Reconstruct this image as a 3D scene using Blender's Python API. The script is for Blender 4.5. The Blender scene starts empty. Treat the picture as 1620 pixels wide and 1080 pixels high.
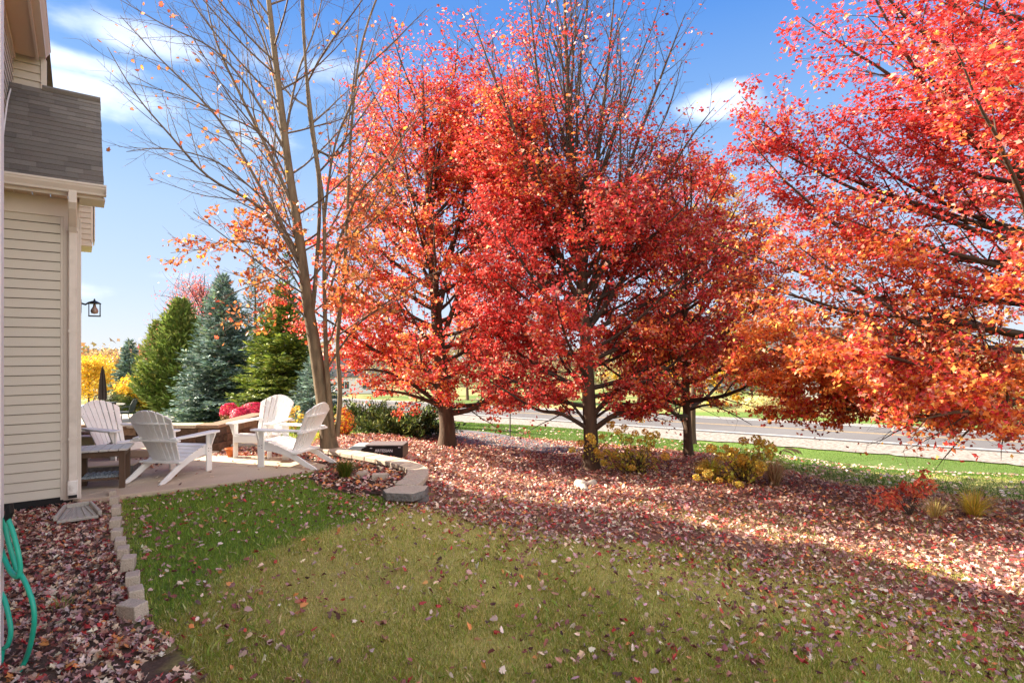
import bpy, bmesh, math, random
import numpy as np
from mathutils import Vector, Matrix
random.seed(7)
RNG = np.random.default_rng(11)
S = bpy.context.scene
COL = S.collection
R = math.radians

# ------------------------------------------------------------------ camera, sky, sun, exposure
CAMZ, F, CU, CV = 1.75, 900.0, 810.0, 553.0
cam = bpy.data.cameras.new('camera'); cam.sensor_width = 36; cam.lens = 36*F/1620
cam.shift_y = (CV-540)/1620; cam.clip_start = .05; cam.clip_end = 3000
co = bpy.data.objects.new('camera', cam); COL.objects.link(co)
co.location = (0, 0, CAMZ); co.rotation_euler = (R(90), 0, 0); S.camera = co
S.view_settings.view_transform = 'Standard'; S.view_settings.look = 'None'
S.view_settings.gamma = 1; S.view_settings.use_curve_mapping = False
S.view_settings.exposure = 2.35

SUN_H = Vector((-.957, .29)).normalized(); SUN_EL = R(28)
TOSUN = Vector((SUN_H.x*math.cos(SUN_EL), SUN_H.y*math.cos(SUN_EL), math.sin(SUN_EL)))
sun = bpy.data.lights.new('sun', 'SUN'); sun.energy = 4.3; sun.angle = R(.5); sun.color = (1, .87, .68)
so = bpy.data.objects.new('sun', sun); COL.objects.link(so)
so.rotation_euler = TOSUN.to_track_quat('Z', 'Y').to_euler()

def direction(u, v):
    return Vector(((u-CU)/F, 1, (CV-v)/F)).normalized()
w = bpy.data.worlds.new('World'); S.world = w; w.use_nodes = True
nt = w.node_tree; N = nt.nodes; L = nt.links; N.clear()
def nd(t, **k):
    n = N.new(t)
    for a, b in k.items(): setattr(n, a, b)
    return n
out = nd('ShaderNodeOutputWorld'); bg = nd('ShaderNodeBackground'); bg.inputs['Strength'].default_value = .15
sky = nd('ShaderNodeTexSky'); sky.sky_type = 'NISHITA'; sky.sun_disc = False
sky.sun_elevation = SUN_EL; sky.sun_rotation = math.atan2(SUN_H.x, SUN_H.y)
sky.air_density = 1.0; sky.dust_density = .3; sky.ozone_density = 2.5
tc = nd('ShaderNodeTexCoord')
def M_(op, a, b=None, clamp=False):
    n = nd('ShaderNodeMath', operation=op); n.use_clamp = clamp
    for i, x in enumerate((a, b)):
        if x is None: continue
        if isinstance(x, (int, float)): n.inputs[i].default_value = x
        else: L.new(x, n.inputs[i])
    return n.outputs[0]
mp = nd('ShaderNodeMapping'); mp.inputs['Scale'].default_value = (1, 1, 2.2); L.new(tc.outputs['Generated'], mp.inputs[0])
noi = nd('ShaderNodeTexNoise'); noi.inputs['Scale'].default_value = 7; noi.inputs['Detail'].default_value = 9; noi.inputs['Roughness'].default_value = .52
L.new(mp.outputs[0], noi.inputs['Vector'])
total = None
CLOUDS = [(205, 58, .12, .034, 1.05), (125, 146, .11, .034, .9), (130, 98, .15, .020, .9), (330, 178, .20, .045, .72), (470, 110, .14, .04, .62),
          (1142, 166, .09, .036, 1.15), (170, 460, .20, .02, .55), (250, 442, .10, .02, .45), (150, 505, .16, .02, .3)]
for (u, v, ra, rb, wt) in CLOUDS:
    d = direction(u, v)
    sb = nd('ShaderNodeVectorMath', operation='SUBTRACT'); L.new(tc.outputs['Generated'], sb.inputs[0]); sb.inputs[1].default_value = d
    sc = nd('ShaderNodeVectorMath', operation='MULTIPLY'); L.new(sb.outputs[0], sc.inputs[0]); sc.inputs[1].default_value = (1/ra, 1/ra, 1/rb)
    ln = nd('ShaderNodeVectorMath', operation='LENGTH'); L.new(sc.outputs[0], ln.inputs[0])
    x = M_('SUBTRACT', 1.25, ln.outputs['Value'], True); x = M_('MULTIPLY', x, wt)
    total = x if total is None else M_('MAXIMUM', total, x)
# denser, brighter cloud cover added unseen behind the camera to fill the shade
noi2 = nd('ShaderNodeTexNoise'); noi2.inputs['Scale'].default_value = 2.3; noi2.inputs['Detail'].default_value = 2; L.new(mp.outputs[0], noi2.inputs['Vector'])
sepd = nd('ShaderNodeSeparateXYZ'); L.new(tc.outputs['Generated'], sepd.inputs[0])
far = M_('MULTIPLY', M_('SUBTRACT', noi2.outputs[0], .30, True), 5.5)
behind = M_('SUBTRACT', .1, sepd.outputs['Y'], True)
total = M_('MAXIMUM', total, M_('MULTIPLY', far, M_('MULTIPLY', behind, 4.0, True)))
mask = M_('ADD', M_('MULTIPLY', total, .85), M_('MULTIPLY', M_('SUBTRACT', noi.outputs[0], .5), 2.0))
ss = nd('ShaderNodeMapRange', interpolation_type='SMOOTHSTEP'); L.new(mask, ss.inputs[0])
ss.inputs[1].default_value = .25; ss.inputs[2].default_value = .95
gate = M_('MULTIPLY', ss.outputs[0], M_('MULTIPLY', total, 3.0, True), True)
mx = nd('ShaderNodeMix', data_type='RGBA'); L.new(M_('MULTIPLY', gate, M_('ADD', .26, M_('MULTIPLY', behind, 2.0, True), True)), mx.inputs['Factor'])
sz = nd('ShaderNodeSeparateXYZ'); L.new(tc.outputs['Generated'], sz.inputs[0])
ramp = nd('ShaderNodeValToRGB'); L.new(sz.outputs['Z'], ramp.inputs[0]); cr = ramp.color_ramp
for i_, (p_, c_) in enumerate(((0.0, (.72,.79,.93)), (.10, (.58,.71,.94)), (.22, (.46,.64,.94)), (.34, (.28,.51,.91)), (.50, (.11,.32,.83)), (1.0, (.05,.2,.62)))):
    e_ = cr.elements[i_] if i_ < 2 else cr.elements.new(p_)
    e_.position = p_; e_.color = (*c_, 1)
SKYV = 1.36
rs = nd('ShaderNodeVectorMath', operation='SCALE'); L.new(ramp.outputs[0], rs.inputs[0]); rs.inputs['Scale'].default_value = SKYV
mg = nd('ShaderNodeMix', data_type='RGBA'); mg.inputs['Factor'].default_value = .975; L.new(sky.outputs[0], mg.inputs['A']); L.new(rs.outputs[0], mg.inputs['B'])
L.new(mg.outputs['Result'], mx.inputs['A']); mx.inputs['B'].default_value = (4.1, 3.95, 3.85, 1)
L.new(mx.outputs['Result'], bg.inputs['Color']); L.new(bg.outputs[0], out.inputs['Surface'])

# ------------------------------------------------------------------ helpers
def P(u, v, Y): return np.array([(u-CU)/F*Y, Y, CAMZ-(v-CV)/F*Y])
def Pz(u, v, z):
    Y = F*(CAMZ-z)/(v-CV); return np.array([(u-CU)/F*Y, Y, z])
def proj(x, y, z): return CU+F*x/y, CV-F*(z-CAMZ)/y
def inpoly(u, v, poly):
    u = np.asarray(u, float); v = np.asarray(v, float); ins = np.zeros(u.shape, bool)
    n = len(poly)
    for i in range(n):
        x1, y1 = poly[i]; x2, y2 = poly[(i+1) % n]
        c = ((y1 > v) != (y2 > v)) & (u < (x2-x1)*(v-y1)/((y2-y1) or 1e-9)+x1)
        ins ^= c
    return ins
def vnoise(x, y, s=1.0, seed=0):
    x = np.asarray(x)*s+seed*17.3; y = np.asarray(y)*s+seed*9.1
    xi = np.floor(x); yi = np.floor(y); fx = x-xi; fy = y-yi; fx = fx*fx*(3-2*fx); fy = fy*fy*(3-2*fy)
    def h(a, b):
        q = np.sin(a*127.1+b*311.7+seed)*43758.5453; return q-np.floor(q)
    return (h(xi, yi)*(1-fx)+h(xi+1, yi)*fx)*(1-fy)+(h(xi, yi+1)*(1-fx)+h(xi+1, yi+1)*fx)*fy
def vnoise3(p, s, seed=0):
    return (vnoise(p[:, 0]+p[:, 2]*.61, p[:, 1]-p[:, 2]*.37, s, seed)+vnoise(p[:, 2]+p[:, 0]*.3, p[:, 0]*.7-p[:, 1]*.5, s, seed+3))/2
def sstep(a, b, x):
    t = np.clip((x-a)/(b-a), 0, 1); return t*t*(3-2*t)

def tag(o, label=None, cat=None, group=None, kind=None):
    if label: o['label'] = label
    if cat: o['category'] = cat
    if group: o['group'] = group
    if kind: o['kind'] = kind
    return o
def link(name, data, mats=(), parent=None, loc=None, rot=None):
    o = bpy.data.objects.new(name, data); COL.objects.link(o)
    if data is not None and len(data.materials) == 0:
        for m in (mats if isinstance(mats, (list, tuple)) else [mats]): data.materials.append(m)
    if parent: o.parent = parent
    if loc is not None: o.location = [float(c) for c in loc]
    if rot is not None: o.rotation_euler = rot
    return o
def empty(name, loc=(0, 0, 0), rz=0, **k):
    o = bpy.data.objects.new(name, None); COL.objects.link(o); o.empty_display_size = .1
    o.location = [float(c) for c in loc]; o.rotation_euler = (0, 0, rz); tag(o, **k); return o
def copy_tree(o, parent=None):
    c = o.copy(); COL.objects.link(c); c.parent = parent
    for ch in [x for x in COL.objects if x.parent == o]: copy_tree(ch, c)
    return c

class MB:
    """collects faces for ONE mesh"""
    def __init__(s): s.v = []; s.f = []
    def add(s, v, f):
        n = len(s.v); s.v += [tuple(map(float, p)) for p in v]; s.f += [tuple(i+n for i in q) for q in f]; return s
    def box(s, a, b):
        x0, y0, z0 = a; x1, y1, z1 = b
        return s.add([(x0,y0,z0),(x1,y0,z0),(x1,y1,z0),(x0,y1,z0),(x0,y0,z1),(x1,y0,z1),(x1,y1,z1),(x0,y1,z1)],
                     [(3,2,1,0),(4,5,6,7),(0,1,5,4),(1,2,6,5),(2,3,7,6),(3,0,4,7)])
    def prism(s, pts, off):
        """polygon of 3D points extruded by the vector off"""
        n = len(pts); off = np.array(off, float)
        v = [np.array(p, float) for p in pts]; v += [p+off for p in v]
        return s.add(v, [tuple(range(n))[::-1], tuple(range(n, 2*n))]+[(i, (i+1) % n, n+(i+1) % n, n+i) for i in range(n)])
    def tube(s, pts, rad, k=8, cap=True):
        pts = [Vector(p) for p in pts]; n = len(pts)
        if not hasattr(rad, '__len__'): rad = [rad]*n
        base = len(s.v); ref = None
        for i, p in enumerate(pts):
            t = (pts[min(i+1, n-1)]-pts[max(i-1, 0)]).normalized()
            if ref is None:
                ref = t.orthogonal().normalized()
            ref = (ref-t*ref.dot(t)).normalized(); b = t.cross(ref)
            for j in range(k):
                a = 2*math.pi*j/k; q = p+(ref*math.cos(a)+b*math.sin(a))*rad[i]; s.v.append(tuple(q))
        for i in range(n-1):
            for j in range(k):
                s.f.append((base+i*k+j, base+i*k+(j+1) % k, base+(i+1)*k+(j+1) % k, base+(i+1)*k+j))
        if cap:
            s.f.append(tuple(base+j for j in range(k))[::-1]); s.f.append(tuple(base+(n-1)*k+j for j in range(k)))
        return s
    def lathe(s, prof, c=(0, 0, 0), k=20):
        base = len(s.v); n = len(prof)
        for (r, z) in prof:
            for j in range(k):
                a = 2*math.pi*j/k; s.v.append((c[0]+r*math.cos(a), c[1]+r*math.sin(a), c[2]+z))
        for i in range(n-1):
            for j in range(k): s.f.append((base+i*k+j, base+i*k+(j+1) % k, base+(i+1)*k+(j+1) % k, base+(i+1)*k+j))
        s.f.append(tuple(base+j for j in range(k))[::-1]); s.f.append(tuple(base+(n-1)*k+j for j in range(k)))
        return s
    def mesh(s, name, smooth=False):
        m = bpy.data.meshes.new(name); m.from_pydata(s.v, [], s.f); m.update()
        if smooth:
            m.polygons.foreach_set('use_smooth', [True]*len(m.polygons))
        return m
    def obj(s, name, mat, parent=None, loc=None, rot=None, bevel=0, smooth=False, **k):
        o = link(name, s.mesh(name, smooth), mat, parent, loc, rot)
        if bevel:
            b = o.modifiers.new('bevel', 'BEVEL'); b.width = bevel; b.segments = 2; b.limit_method = 'ANGLE'; b.angle_limit = R(40)
        return tag(o, **k)

def npmesh(name, verts, tris, cols=None, smooth=False):
    """numpy verts (n,3), polygons (m,k) with k=3 or 4, optional per-vertex colours"""
    m = bpy.data.meshes.new(name); n = len(verts); k = tris.shape[1]; f = len(tris)
    m.vertices.add(n); m.vertices.foreach_set('co', np.ascontiguousarray(verts, np.float32).ravel())
    m.loops.add(f*k); m.loops.foreach_set('vertex_index', np.ascontiguousarray(tris, np.int32).ravel())
    m.polygons.add(f); m.polygons.foreach_set('loop_start', np.arange(0, f*k, k, dtype=np.int32))
    if smooth: m.polygons.foreach_set('use_smooth', np.ones(f, bool))
    m.update(calc_edges=True)
    if cols is not None:
        a = m.color_attributes.new('col', 'FLOAT_COLOR', 'POINT')
        c = np.ones((n, 4), np.float32); c[:, :3] = cols; a.data.foreach_set('color', c.ravel())
    return m
def basis(nrm, ang):
    """rows of orthonormal frames (x,y,z=nrm) rotated by ang about nrm"""
    nrm = nrm/np.linalg.norm(nrm, axis=1, keepdims=True)
    a = np.where(np.abs(nrm[:, 2:3]) > .9, np.array([[1., 0, 0]]), np.array([[0, 0, 1.]]))
    x = np.cross(a, nrm); x /= np.linalg.norm(x, axis=1, keepdims=True); y = np.cross(nrm, x)
    c = np.cos(ang)[:, None]; s = np.sin(ang)[:, None]
    return x*c+y*s, -x*s+y*c, nrm
def scatter(name, tv, tf, pos, nrm, ang, size, cols, jit=None, smooth=False):
    """copies of a small template into one mesh"""
    X, Y, Z = basis(nrm, ang); n = len(pos); K = len(tv)
    s = np.broadcast_to(np.asarray(size, float).reshape(n, -1), (n, 3)) if np.ndim(size) else np.full((n, 3), size)
    v = pos[:, None, :]+tv[None, :, 0:1]*X[:, None, :]*s[:, None, 0:1]+tv[None, :, 1:2]*Y[:, None, :]*s[:, None, 1:2]+tv[None, :, 2:3]*Z[:, None, :]*s[:, None, 2:3]
    f = (tf[None]+(np.arange(n)*K)[:, None, None]).reshape(-1, tf.shape[1])
    c = np.repeat(cols, K, axis=0)
    return npmesh(name, v.reshape(-1, 3), f, c, smooth)
# maple leaf, 5 lobes, slightly cupped: unit size about 1 wide
def leaf_template(detail):
    if detail == 2:
        o = [(0,-.5),(.14,-.28),(.42,-.34),(.30,-.10),(.52,.14),(.22,.14),(.20,.30),(0,.56),(-.20,.30),(-.22,.14),(-.52,.14),(-.30,-.10),(-.42,-.34),(-.14,-.28)]
    elif detail == 1:
        o = [(0,-.48),(.40,-.30),(.22,-.04),(.50,.16),(.16,.18),(0,.55),(-.16,.18),(-.50,.16),(-.22,-.04),(-.40,-.30)]
    else:
        o = [(0,-.5),(.46,.10),(.17,.16),(0,.56),(-.17,.16),(-.46,.10)]
    v = [(x, y, .35*(abs(x)**1.3)+.12*y*y) for x, y in o]; n = len(o)
    return np.array(v), np.array([(0, i, i+1) for i in range(1, n-1)])
KITE = (np.array([(0, -.34, .05), (.5, .02, .14), (0, .58, -.03), (-.5, -.04, .10)]), np.array([(0, 1, 2), (0, 2, 3)]))
LEAF2, LEAF1, LEAF0 = leaf_template(2), leaf_template(1), leaf_template(0)
def curled(t, k):
    v, f = t; v = v.copy(); a = v[:, 0]*2.6*k; v[:, 2] = (1-np.cos(a))*.30+.45*k*v[:, 1]**2*np.sign(v[:, 1]+.01)+.10*np.sin(v[:, 0]*9+v[:, 1]*7); v[:, 0] = np.sin(a)/2.6/max(k, .3); return v, f

def pick(n, pal, wts=None, jit=.15):
    pal = np.array(pal, float); i = RNG.choice(len(pal), n, p=None if wts is None else np.array(wts)/sum(wts))
    c = pal[i]*(1+RNG.normal(0, jit, (n, 1))); return np.clip(c*(1+RNG.normal(0, jit*.4, (n, 3))), .002, .95)

# ------------------------------------------------------------------ materials
def mat(name, color=(.5, .5, .5), rough=.7, noise=0, scale=20, bump=0, bscale=60, c2=None, attr=False, metal=0, trans=0, spec=.3, stretch=None, detail=6, thr=None, attrmix=None, wear=None):
    m = bpy.data.materials.new(name); m.use_nodes = True; t = m.node_tree; n = t.nodes; l = t.links
    b = n['Principled BSDF']; b.inputs['Roughness'].default_value = rough; b.inputs['Metallic'].default_value = metal
    b.inputs['Specular IOR Level'].default_value = spec
    tcn = n.new('ShaderNodeTexCoord'); vec = tcn.outputs['Object']
    if stretch:
        mpn = n.new('ShaderNodeMapping'); mpn.inputs['Scale'].default_value = stretch; l.new(vec, mpn.inputs[0]); vec = mpn.outputs[0]
    src = None
    if attr:
        a = n.new('ShaderNodeAttribute'); a.attribute_name = 'col'; src = a.outputs['Color']
    elif c2 is None and noise == 0:
        b.inputs['Base Color'].default_value = (*color, 1)
    if noise or c2:
        nz = n.new('ShaderNodeTexNoise'); nz.inputs['Scale'].default_value = scale; nz.inputs['Detail'].default_value = detail
        nz.inputs['Roughness'].default_value = .62; l.new(vec, nz.inputs['Vector'])
        mr = n.new('ShaderNodeMapRange'); l.new(nz.outputs[0], mr.inputs[0])
        lo, hi = thr or (.3, .7); mr.inputs[1].default_value = lo; mr.inputs[2].default_value = hi
        if src is None:
            mxn = n.new('ShaderNodeMix'); mxn.data_type = 'RGBA'; l.new(mr.outputs[0], mxn.inputs['Factor'])
            c2 = c2 or tuple(c*(1-noise) for c in color); c1 = color
            mxn.inputs['A'].default_value = (*c1, 1); mxn.inputs['B'].default_value = (*c2, 1); src = mxn.outputs['Result']
        else:
            mr.inputs[3].default_value = 1-noise; mr.inputs[4].default_value = 1+noise
            vm = n.new('ShaderNodeVectorMath'); vm.operation = 'SCALE'; l.new(src, vm.inputs[0]); l.new(mr.outputs[0], vm.inputs['Scale']); src = vm.outputs[0]
    if wear:
        # larger blotches of another colour: dirt and wear
        nz = n.new('ShaderNodeTexNoise'); nz.inputs['Scale'].default_value = wear[1]; nz.inputs['Detail'].default_value = 8; l.new(vec, nz.inputs['Vector'])
        mr = n.new('ShaderNodeMapRange'); l.new(nz.outputs[0], mr.inputs[0]); mr.inputs[1].default_value = .48; mr.inputs[2].default_value = .75; mr.inputs[4].default_value = wear[2]
        mxn = n.new('ShaderNodeMix'); mxn.data_type = 'RGBA'; l.new(mr.outputs[0], mxn.inputs['Factor'])
        if src is None: mxn.inputs['A'].default_value = (*color, 1)
        else: l.new(src, mxn.inputs['A'])
        mxn.inputs['B'].default_value = (*wear[0], 1); src = mxn.outputs['Result']
    if src is not None: l.new(src, b.inputs['Base Color'])
    if bump:
        nb = n.new('ShaderNodeTexNoise'); nb.inputs['Scale'].default_value = bscale; nb.inputs['Detail'].default_value = 5; l.new(vec, nb.inputs['Vector'])
        bp = n.new('ShaderNodeBump'); bp.inputs['Strength'].default_value = min(1, bump); bp.inputs['Distance'].default_value = .01*max(1, bump)
        l.new(nb.outputs[0], bp.inputs['Height']); l.new(bp.outputs[0], b.inputs['Normal'])
    if trans:
        tr = n.new('ShaderNodeBsdfTranslucent'); ms = n.new('ShaderNodeMixShader'); ms.inputs[0].default_value = trans
        if src is not None: l.new(src, tr.inputs['Color'])
        else: tr.inputs['Color'].default_value = (*color, 1)
        l.new(b.outputs[0], ms.inputs[1]); l.new(tr.outputs[0], ms.inputs[2]); l.new(ms.outputs[0], n['Material Output'].inputs['Surface'])
    return m
LEAFM = mat('maple_leaf', attr=True, rough=.45, trans=.46, spec=.4)
FALLEN = mat('fallen_leaf', attr=True, rough=.6, trans=.12, spec=.35)
GRASSM = mat('grass_blade', attr=True, rough=.6, trans=.42, spec=.25)
NEEDLE = mat('needles', attr=True, rough=.6, trans=.2, spec=.25)
BARKG = mat('bark_grey_brown', (.21, .15, .092), .9, c2=(.085, .06, .038), scale=14, bump=1, bscale=34, stretch=(1, 1, .22))
BARKD = mat('bark_dark', (.12, .075, .05), .9, c2=(.055, .035, .024), scale=14, bump=1, bscale=40, stretch=(1, 1, .22))
TWIG = mat('twig_bark', (.085, .06, .046), .85, c2=(.05, .035, .026), scale=9)
SOIL = mat('ground', attr=True, rough=.95, noise=.35, scale=35, bump=.8, bscale=90)
SIDING = mat('vinyl_siding_beige', (.60, .545, .47), .55, noise=.06, scale=160, bump=.25, bscale=220, wear=((.58, .45, .33), 1.3, .35))
TRIM = mat('trim_tan', (.65, .575, .51), .5, noise=.05, scale=90, bump=.1, bscale=150)
SOFFM = mat('soffit_tan', (.62, .47, .34), .6, noise=.05, scale=80)
WHITEP = mat('white_corner_trim', (.85, .79, .76), .5, noise=.06, scale=60)
SPOUT = mat('downspout_paint', (.72, .64, .57), .42, noise=.08, scale=14, wear=((.4, .33, .27), 5, .5))
SHINGLES = [mat('asphalt_shingle_%s' % w_, c, .95, c2=tuple(x*.45 for x in c), scale=420, bump=.6, bscale=400, detail=2)
            for w_, c in (('dark', (.195, .168, .145)), ('mid', (.235, .205, .175)), ('light', (.275, .24, .205)), ('brown', (.225, .19, .16)))]
CONC = mat('patio_concrete', (.62, .49, .37), .85, c2=(.42, .33, .25), scale=260, bump=.3, bscale=300, wear=((.36, .28, .21), 1.6, .55))
CONC2 = mat('concrete_grey', (.50, .46, .40), .88, c2=(.36, .33, .29), scale=60, bump=.5, bscale=90)
CAPM = mat('wall_cap_stone', (.56, .47, .37), .9, c2=(.36, .30, .24), scale=45, bump=.8, bscale=70)
CAPD = mat('split_face_stone', (.20, .185, .18), .92, c2=(.10, .09, .085), scale=22, bump=2, bscale=30)
BLOCKS = [mat('wall_block_%s' % n_, c, .92, c2=tuple(x*.55 for x in c), scale=18, bump=1.2, bscale=40)
          for n_, c in (('brown', (.19, .105, .068)), ('tan', (.33, .22, .15)), ('dark', (.11, .068, .05)))]
WOODW = mat('white_chair_resin', (.82, .81, .80), .5, noise=.04, scale=12, bump=.15, bscale=90, wear=((.6, .55, .5), 3, .22))
WOODB = mat('brown_table_wood', (.13, .078, .05), .65, c2=(.085, .05, .033), scale=9, stretch=(1, 1, .15), bump=.3)
TABLET = mat('weathered_slat', (.62, .58, .54), .6, noise=.2, scale=15)
WOVEN = mat('woven_grey', (.36, .40, .43), .9, c2=(.10, .12, .14), scale=55, detail=1)
BLACKM = mat('black_metal', (.02, .02, .022), .45, metal=.3)
DKBROWN = mat('dark_umbrella_cloth', (.045, .028, .024), .85, noise=.2, scale=20)
IRON = mat('patio_iron', (.03, .04, .042), .5)
GLASST = mat('table_glass', (.45, .5, .52), .15, spec=.6)
PLASTICK = mat('black_plastic', (.018, .016, .016), .4)
PLASTICG = mat('grey_plastic', (.35, .40, .42), .5, noise=.05)
LETTER = mat('lettering_white', (.62, .58, .62), .5)
TERRA = mat('terracotta', (.52, .14, .04), .75, noise=.2, scale=20)
HOSEM = mat('green_hose', (.02, .44, .30), .35, noise=.15, scale=8, spec=.5)
BRASS = mat('brass', (.4, .3, .12), .4, metal=.8)
EDGEB = mat('edging_brick_tan', (.62, .52, .42), .92, c2=(.42, .34, .27), scale=70, bump=.9, bscale=110)
ROCKM = mat('pale_rock', (.55, .50, .42), .9, c2=(.34, .30, .25), scale=9, bump=1, bscale=18)
GLOWM = mat('lamp_shade_cream', (.75, .68, .38), .5)
BULB = mat('bulb_glass_bronze', (.35, .24, .19), .25, spec=.6)
ASPH = mat('asphalt', (.135, .126, .128), .9, c2=(.095, .088, .09), scale=30, bump=.4, bscale=60, detail=9, wear=((.17, .16, .16), .25, .6))
PATHM = mat('grey_gravel_path', (.19, .18, .19), .95, c2=(.11, .10, .11), scale=60, bump=.6)
GRAVEL = mat('shoulder_gravel', (.33, .29, .26), .95, c2=(.11, .09, .075), scale=7, bump=1, bscale=12, detail=12, thr=(.38, .66))
LINEW = mat('white_line_paint', (.75, .74, .72), .7, noise=.15, scale=4)
LINEY = mat('yellow_line_paint', (.50, .34, .16), .8, noise=.45, scale=4)
GLASSD = mat('window_glass', (.04, .05, .06), .08, spec=.7)
HWHITE = mat('far_house_white', (.62, .62, .60), .7, noise=.05)
HGREY = mat('far_house_grey', (.24, .25, .27), .7, noise=.05)
HROOF = mat('far_roof', (.10, .09, .09), .9, noise=.2)
FENCEM = mat('picket_wood', (.55, .48, .36), .8, noise=.2, scale=6)
STEELP = mat('galvanised_pole', (.16, .15, .14), .6, metal=.3)

# ------------------------------------------------------------------ terrain
RD = np.array([-.743, .669]); RN = np.array([.669, .743]); R0 = np.array([13.2, 30.5])
def road_tc(x, y):
    dx = x-R0[0]; dy = y-R0[1]; return dx*RD[0]+dy*RD[1], dx*RN[0]+dy*RN[1]
def road_z(x, y):
    t, c = road_tc(x, y); return -2.82-.0297*t
ctrl = []
def C3(*a): ctrl.append(a)
for x in (-10, -5, -2, 0, 2, 4):
    for y in (-10, -4, 1, 3): C3(x, y, 0 if x < 3 else -.12)
for x in (-9, -6.5, -4, -2.2): 
    for y in (5, 7, 9): C3(x, y, -.03 if x < -2.4 else -.02)
C3(-1.2, 5, 0); C3(-1.4, 6.2, -.02); C3(-8, 10, -.05); C3(-5, 10.3, -.03); C3(-4, 11.5, -.06); C3(12, 0, -.8); C3(10, -8, -.6)
for (u, v, Y) in [(1620,1080,3.4),(1620,1000,4.1),(1620,900,5.6),(1620,850,6.8),(1400,850,6.6),(1100,850,6.0),(900,850,5.6),(1620,790,9),(1620,760,12),(1200,760,9.5),(1000,790,8),
                  (850,800,7.3),(750,760,9),(705,800,6.8),(1090,722,12),(936,742,10.5),(706,706,12.5),(1500,770,11),(1300,738,13),(1200,716,17),(1250,724,17),(1200,706,24),
                  (1400,745,17),(1600,752,15),(640,724,10),(600,701,11),(560,694,11.5),(540,690,12),(690,690,14),(800,684,17),(1000,703,16),(870,700,15),(850,678,22),(750,678,20),(750,666,33),
                  (650,672,19),(560,668,21),(480,668,20),(400,668,20),(300,670,22),(340,685,14),(420,690,13),(250,668,26),(200,661,28),(150,656,29),(90,660,27),(200,645,45),(130,634,70),(250,650,40),
                  (350,655,35),(480,655,35),(600,655,38),(900,626,90),(1300,645,56),(1600,668,44),(1050,634,75),(700,635,80),(400,632,80),(200,618,110),(1800,700,30)]:
    p = P(u, v, Y); C3(*p)
for x in (-260, -120, 0, 120, 260):
    C3(x, 180, -9.5); C3(x, 420, -13)
for y in (20, 60, 110): C3(-120, y, -3-.04*y); C3(140, y, -2-.03*y)
C3(-60, -40, 0); C3(60, -40, -1.5); C3(0, -60, 0)
CT = np.array(ctrl, float)
def _U(r2): return np.where(r2 > 1e-9, r2*np.log(r2+1e-12), 0)
_sc = 20.0
_A = CT[:, :2]/_sc; _n = len(CT)
_K = _U(((_A[:, None]-_A[None])**2).sum(2))+np.eye(_n)*2e-4
_Pm = np.hstack([np.ones((_n, 1)), _A]); _M = np.block([[_K, _Pm], [_Pm.T, np.zeros((3, 3))]])
_W = np.linalg.solve(_M, np.concatenate([CT[:, 2], [0, 0, 0]]))
def H(x, y):
    x = np.asarray(x, float); y = np.asarray(y, float); sh = x.shape; q = np.stack([x.ravel(), y.ravel()], 1)/_sc
    res = np.empty(len(q))
    for i in range(0, len(q), 20000):
        b = q[i:i+20000]; res[i:i+20000] = _U(((b[:, None]-_A[None])**2).sum(2))@_W[:_n]+_W[_n]+b@_W[_n+1:]
    xx = x.ravel(); yy = y.ravel(); t, c = road_tc(xx, yy)
    d = np.where(c < 0, -c, np.where(c > 7.4, c-7.4, 0)); k = sstep(5.2, 10.5, d)
    res = res*k+(road_z(xx, yy)-.07)*(1-k)
    rr = np.hypot((xx+20.5)/5.8, (yy-28)/3.4)
    kk = sstep(1, 1.5, rr); res = res*kk+(-1.66)*(1-kk)
    near = (1-sstep(12, 20, np.hypot(xx, yy)))
    res = res+near*.012*(vnoise(xx, yy, 2.2, 5)-.5)
    return res.reshape(sh)
def h1(x, y): return float(H(np.array([x]), np.array([y]))[0])
def ground(u, v, Y):
    x = (u-CU)/F*Y; return np.array([x, Y, h1(x, Y)])

# ground regions, laid out along the photograph's own boundaries and stored as plan polygons
def hit(u, v):
    lo, hi = 2.0, 200.0
    ys = np.concatenate([np.arange(2.4, 14, .05), np.arange(14, 60, .4), np.arange(60, 200, 3)])
    xs = (u-CU)/F*ys; hz = H(xs, ys); rz = CAMZ-(v-CV)/F*ys
    i = np.argmax(hz >= rz); return np.array([xs[i], ys[i]])
def plan(poly): return [tuple(hit(u, v)) for u, v in poly]
BED_L = [(-3.6, 1.5), (-1.9, 1.5)]+plan([(330,1080),(262,1010),(232,985),(216,940),(205,900),(192,850),(178,790),(150,785),(120,792)])+[(-5.2, 6.6), (-7, 4)]
LUSH = plan([(196,776),(330,762),(500,747),(560,765),(640,792),(575,822),(500,845),(420,872),(360,900),(300,960),(245,990),(216,930),(205,880)])
BEDR = plan([(655,800),(780,828),(900,850),(1040,862),(1180,885),(1330,915),(1480,955),(1640,1010)])+[(7.5,4.2),(12,5),(12,10.3)]+\
       plan([(1620,795),(1450,778),(1330,765),(1230,742),(1180,726),(1090,716),(1000,708),(930,702),(860,697),(790,690),(745,686),(690,686)])+\
       plan([(640,688),(560,688),(520,690)])+[(-3.7,12.2),(-3.9,10.1),(-3.2,9.75),(-2.0,8.85),(-1.40,8.3),(-1.15,7.4)]
INBED = [(-3.5,9.6),(-3.3,9.7),(-2.9,9.4),(-2.5,9.08),(-2.1,8.78),(-1.76,8.5),(-1.5,8.15),(-1.32,7.8),(-1.32,7.2),(-1.5,6.95),(-2.0,6.98),(-2.4,7.25),(-2.8,7.75),(-2.75,8.5),(-3.2,8.95),(-3.5,9.25)]
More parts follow.
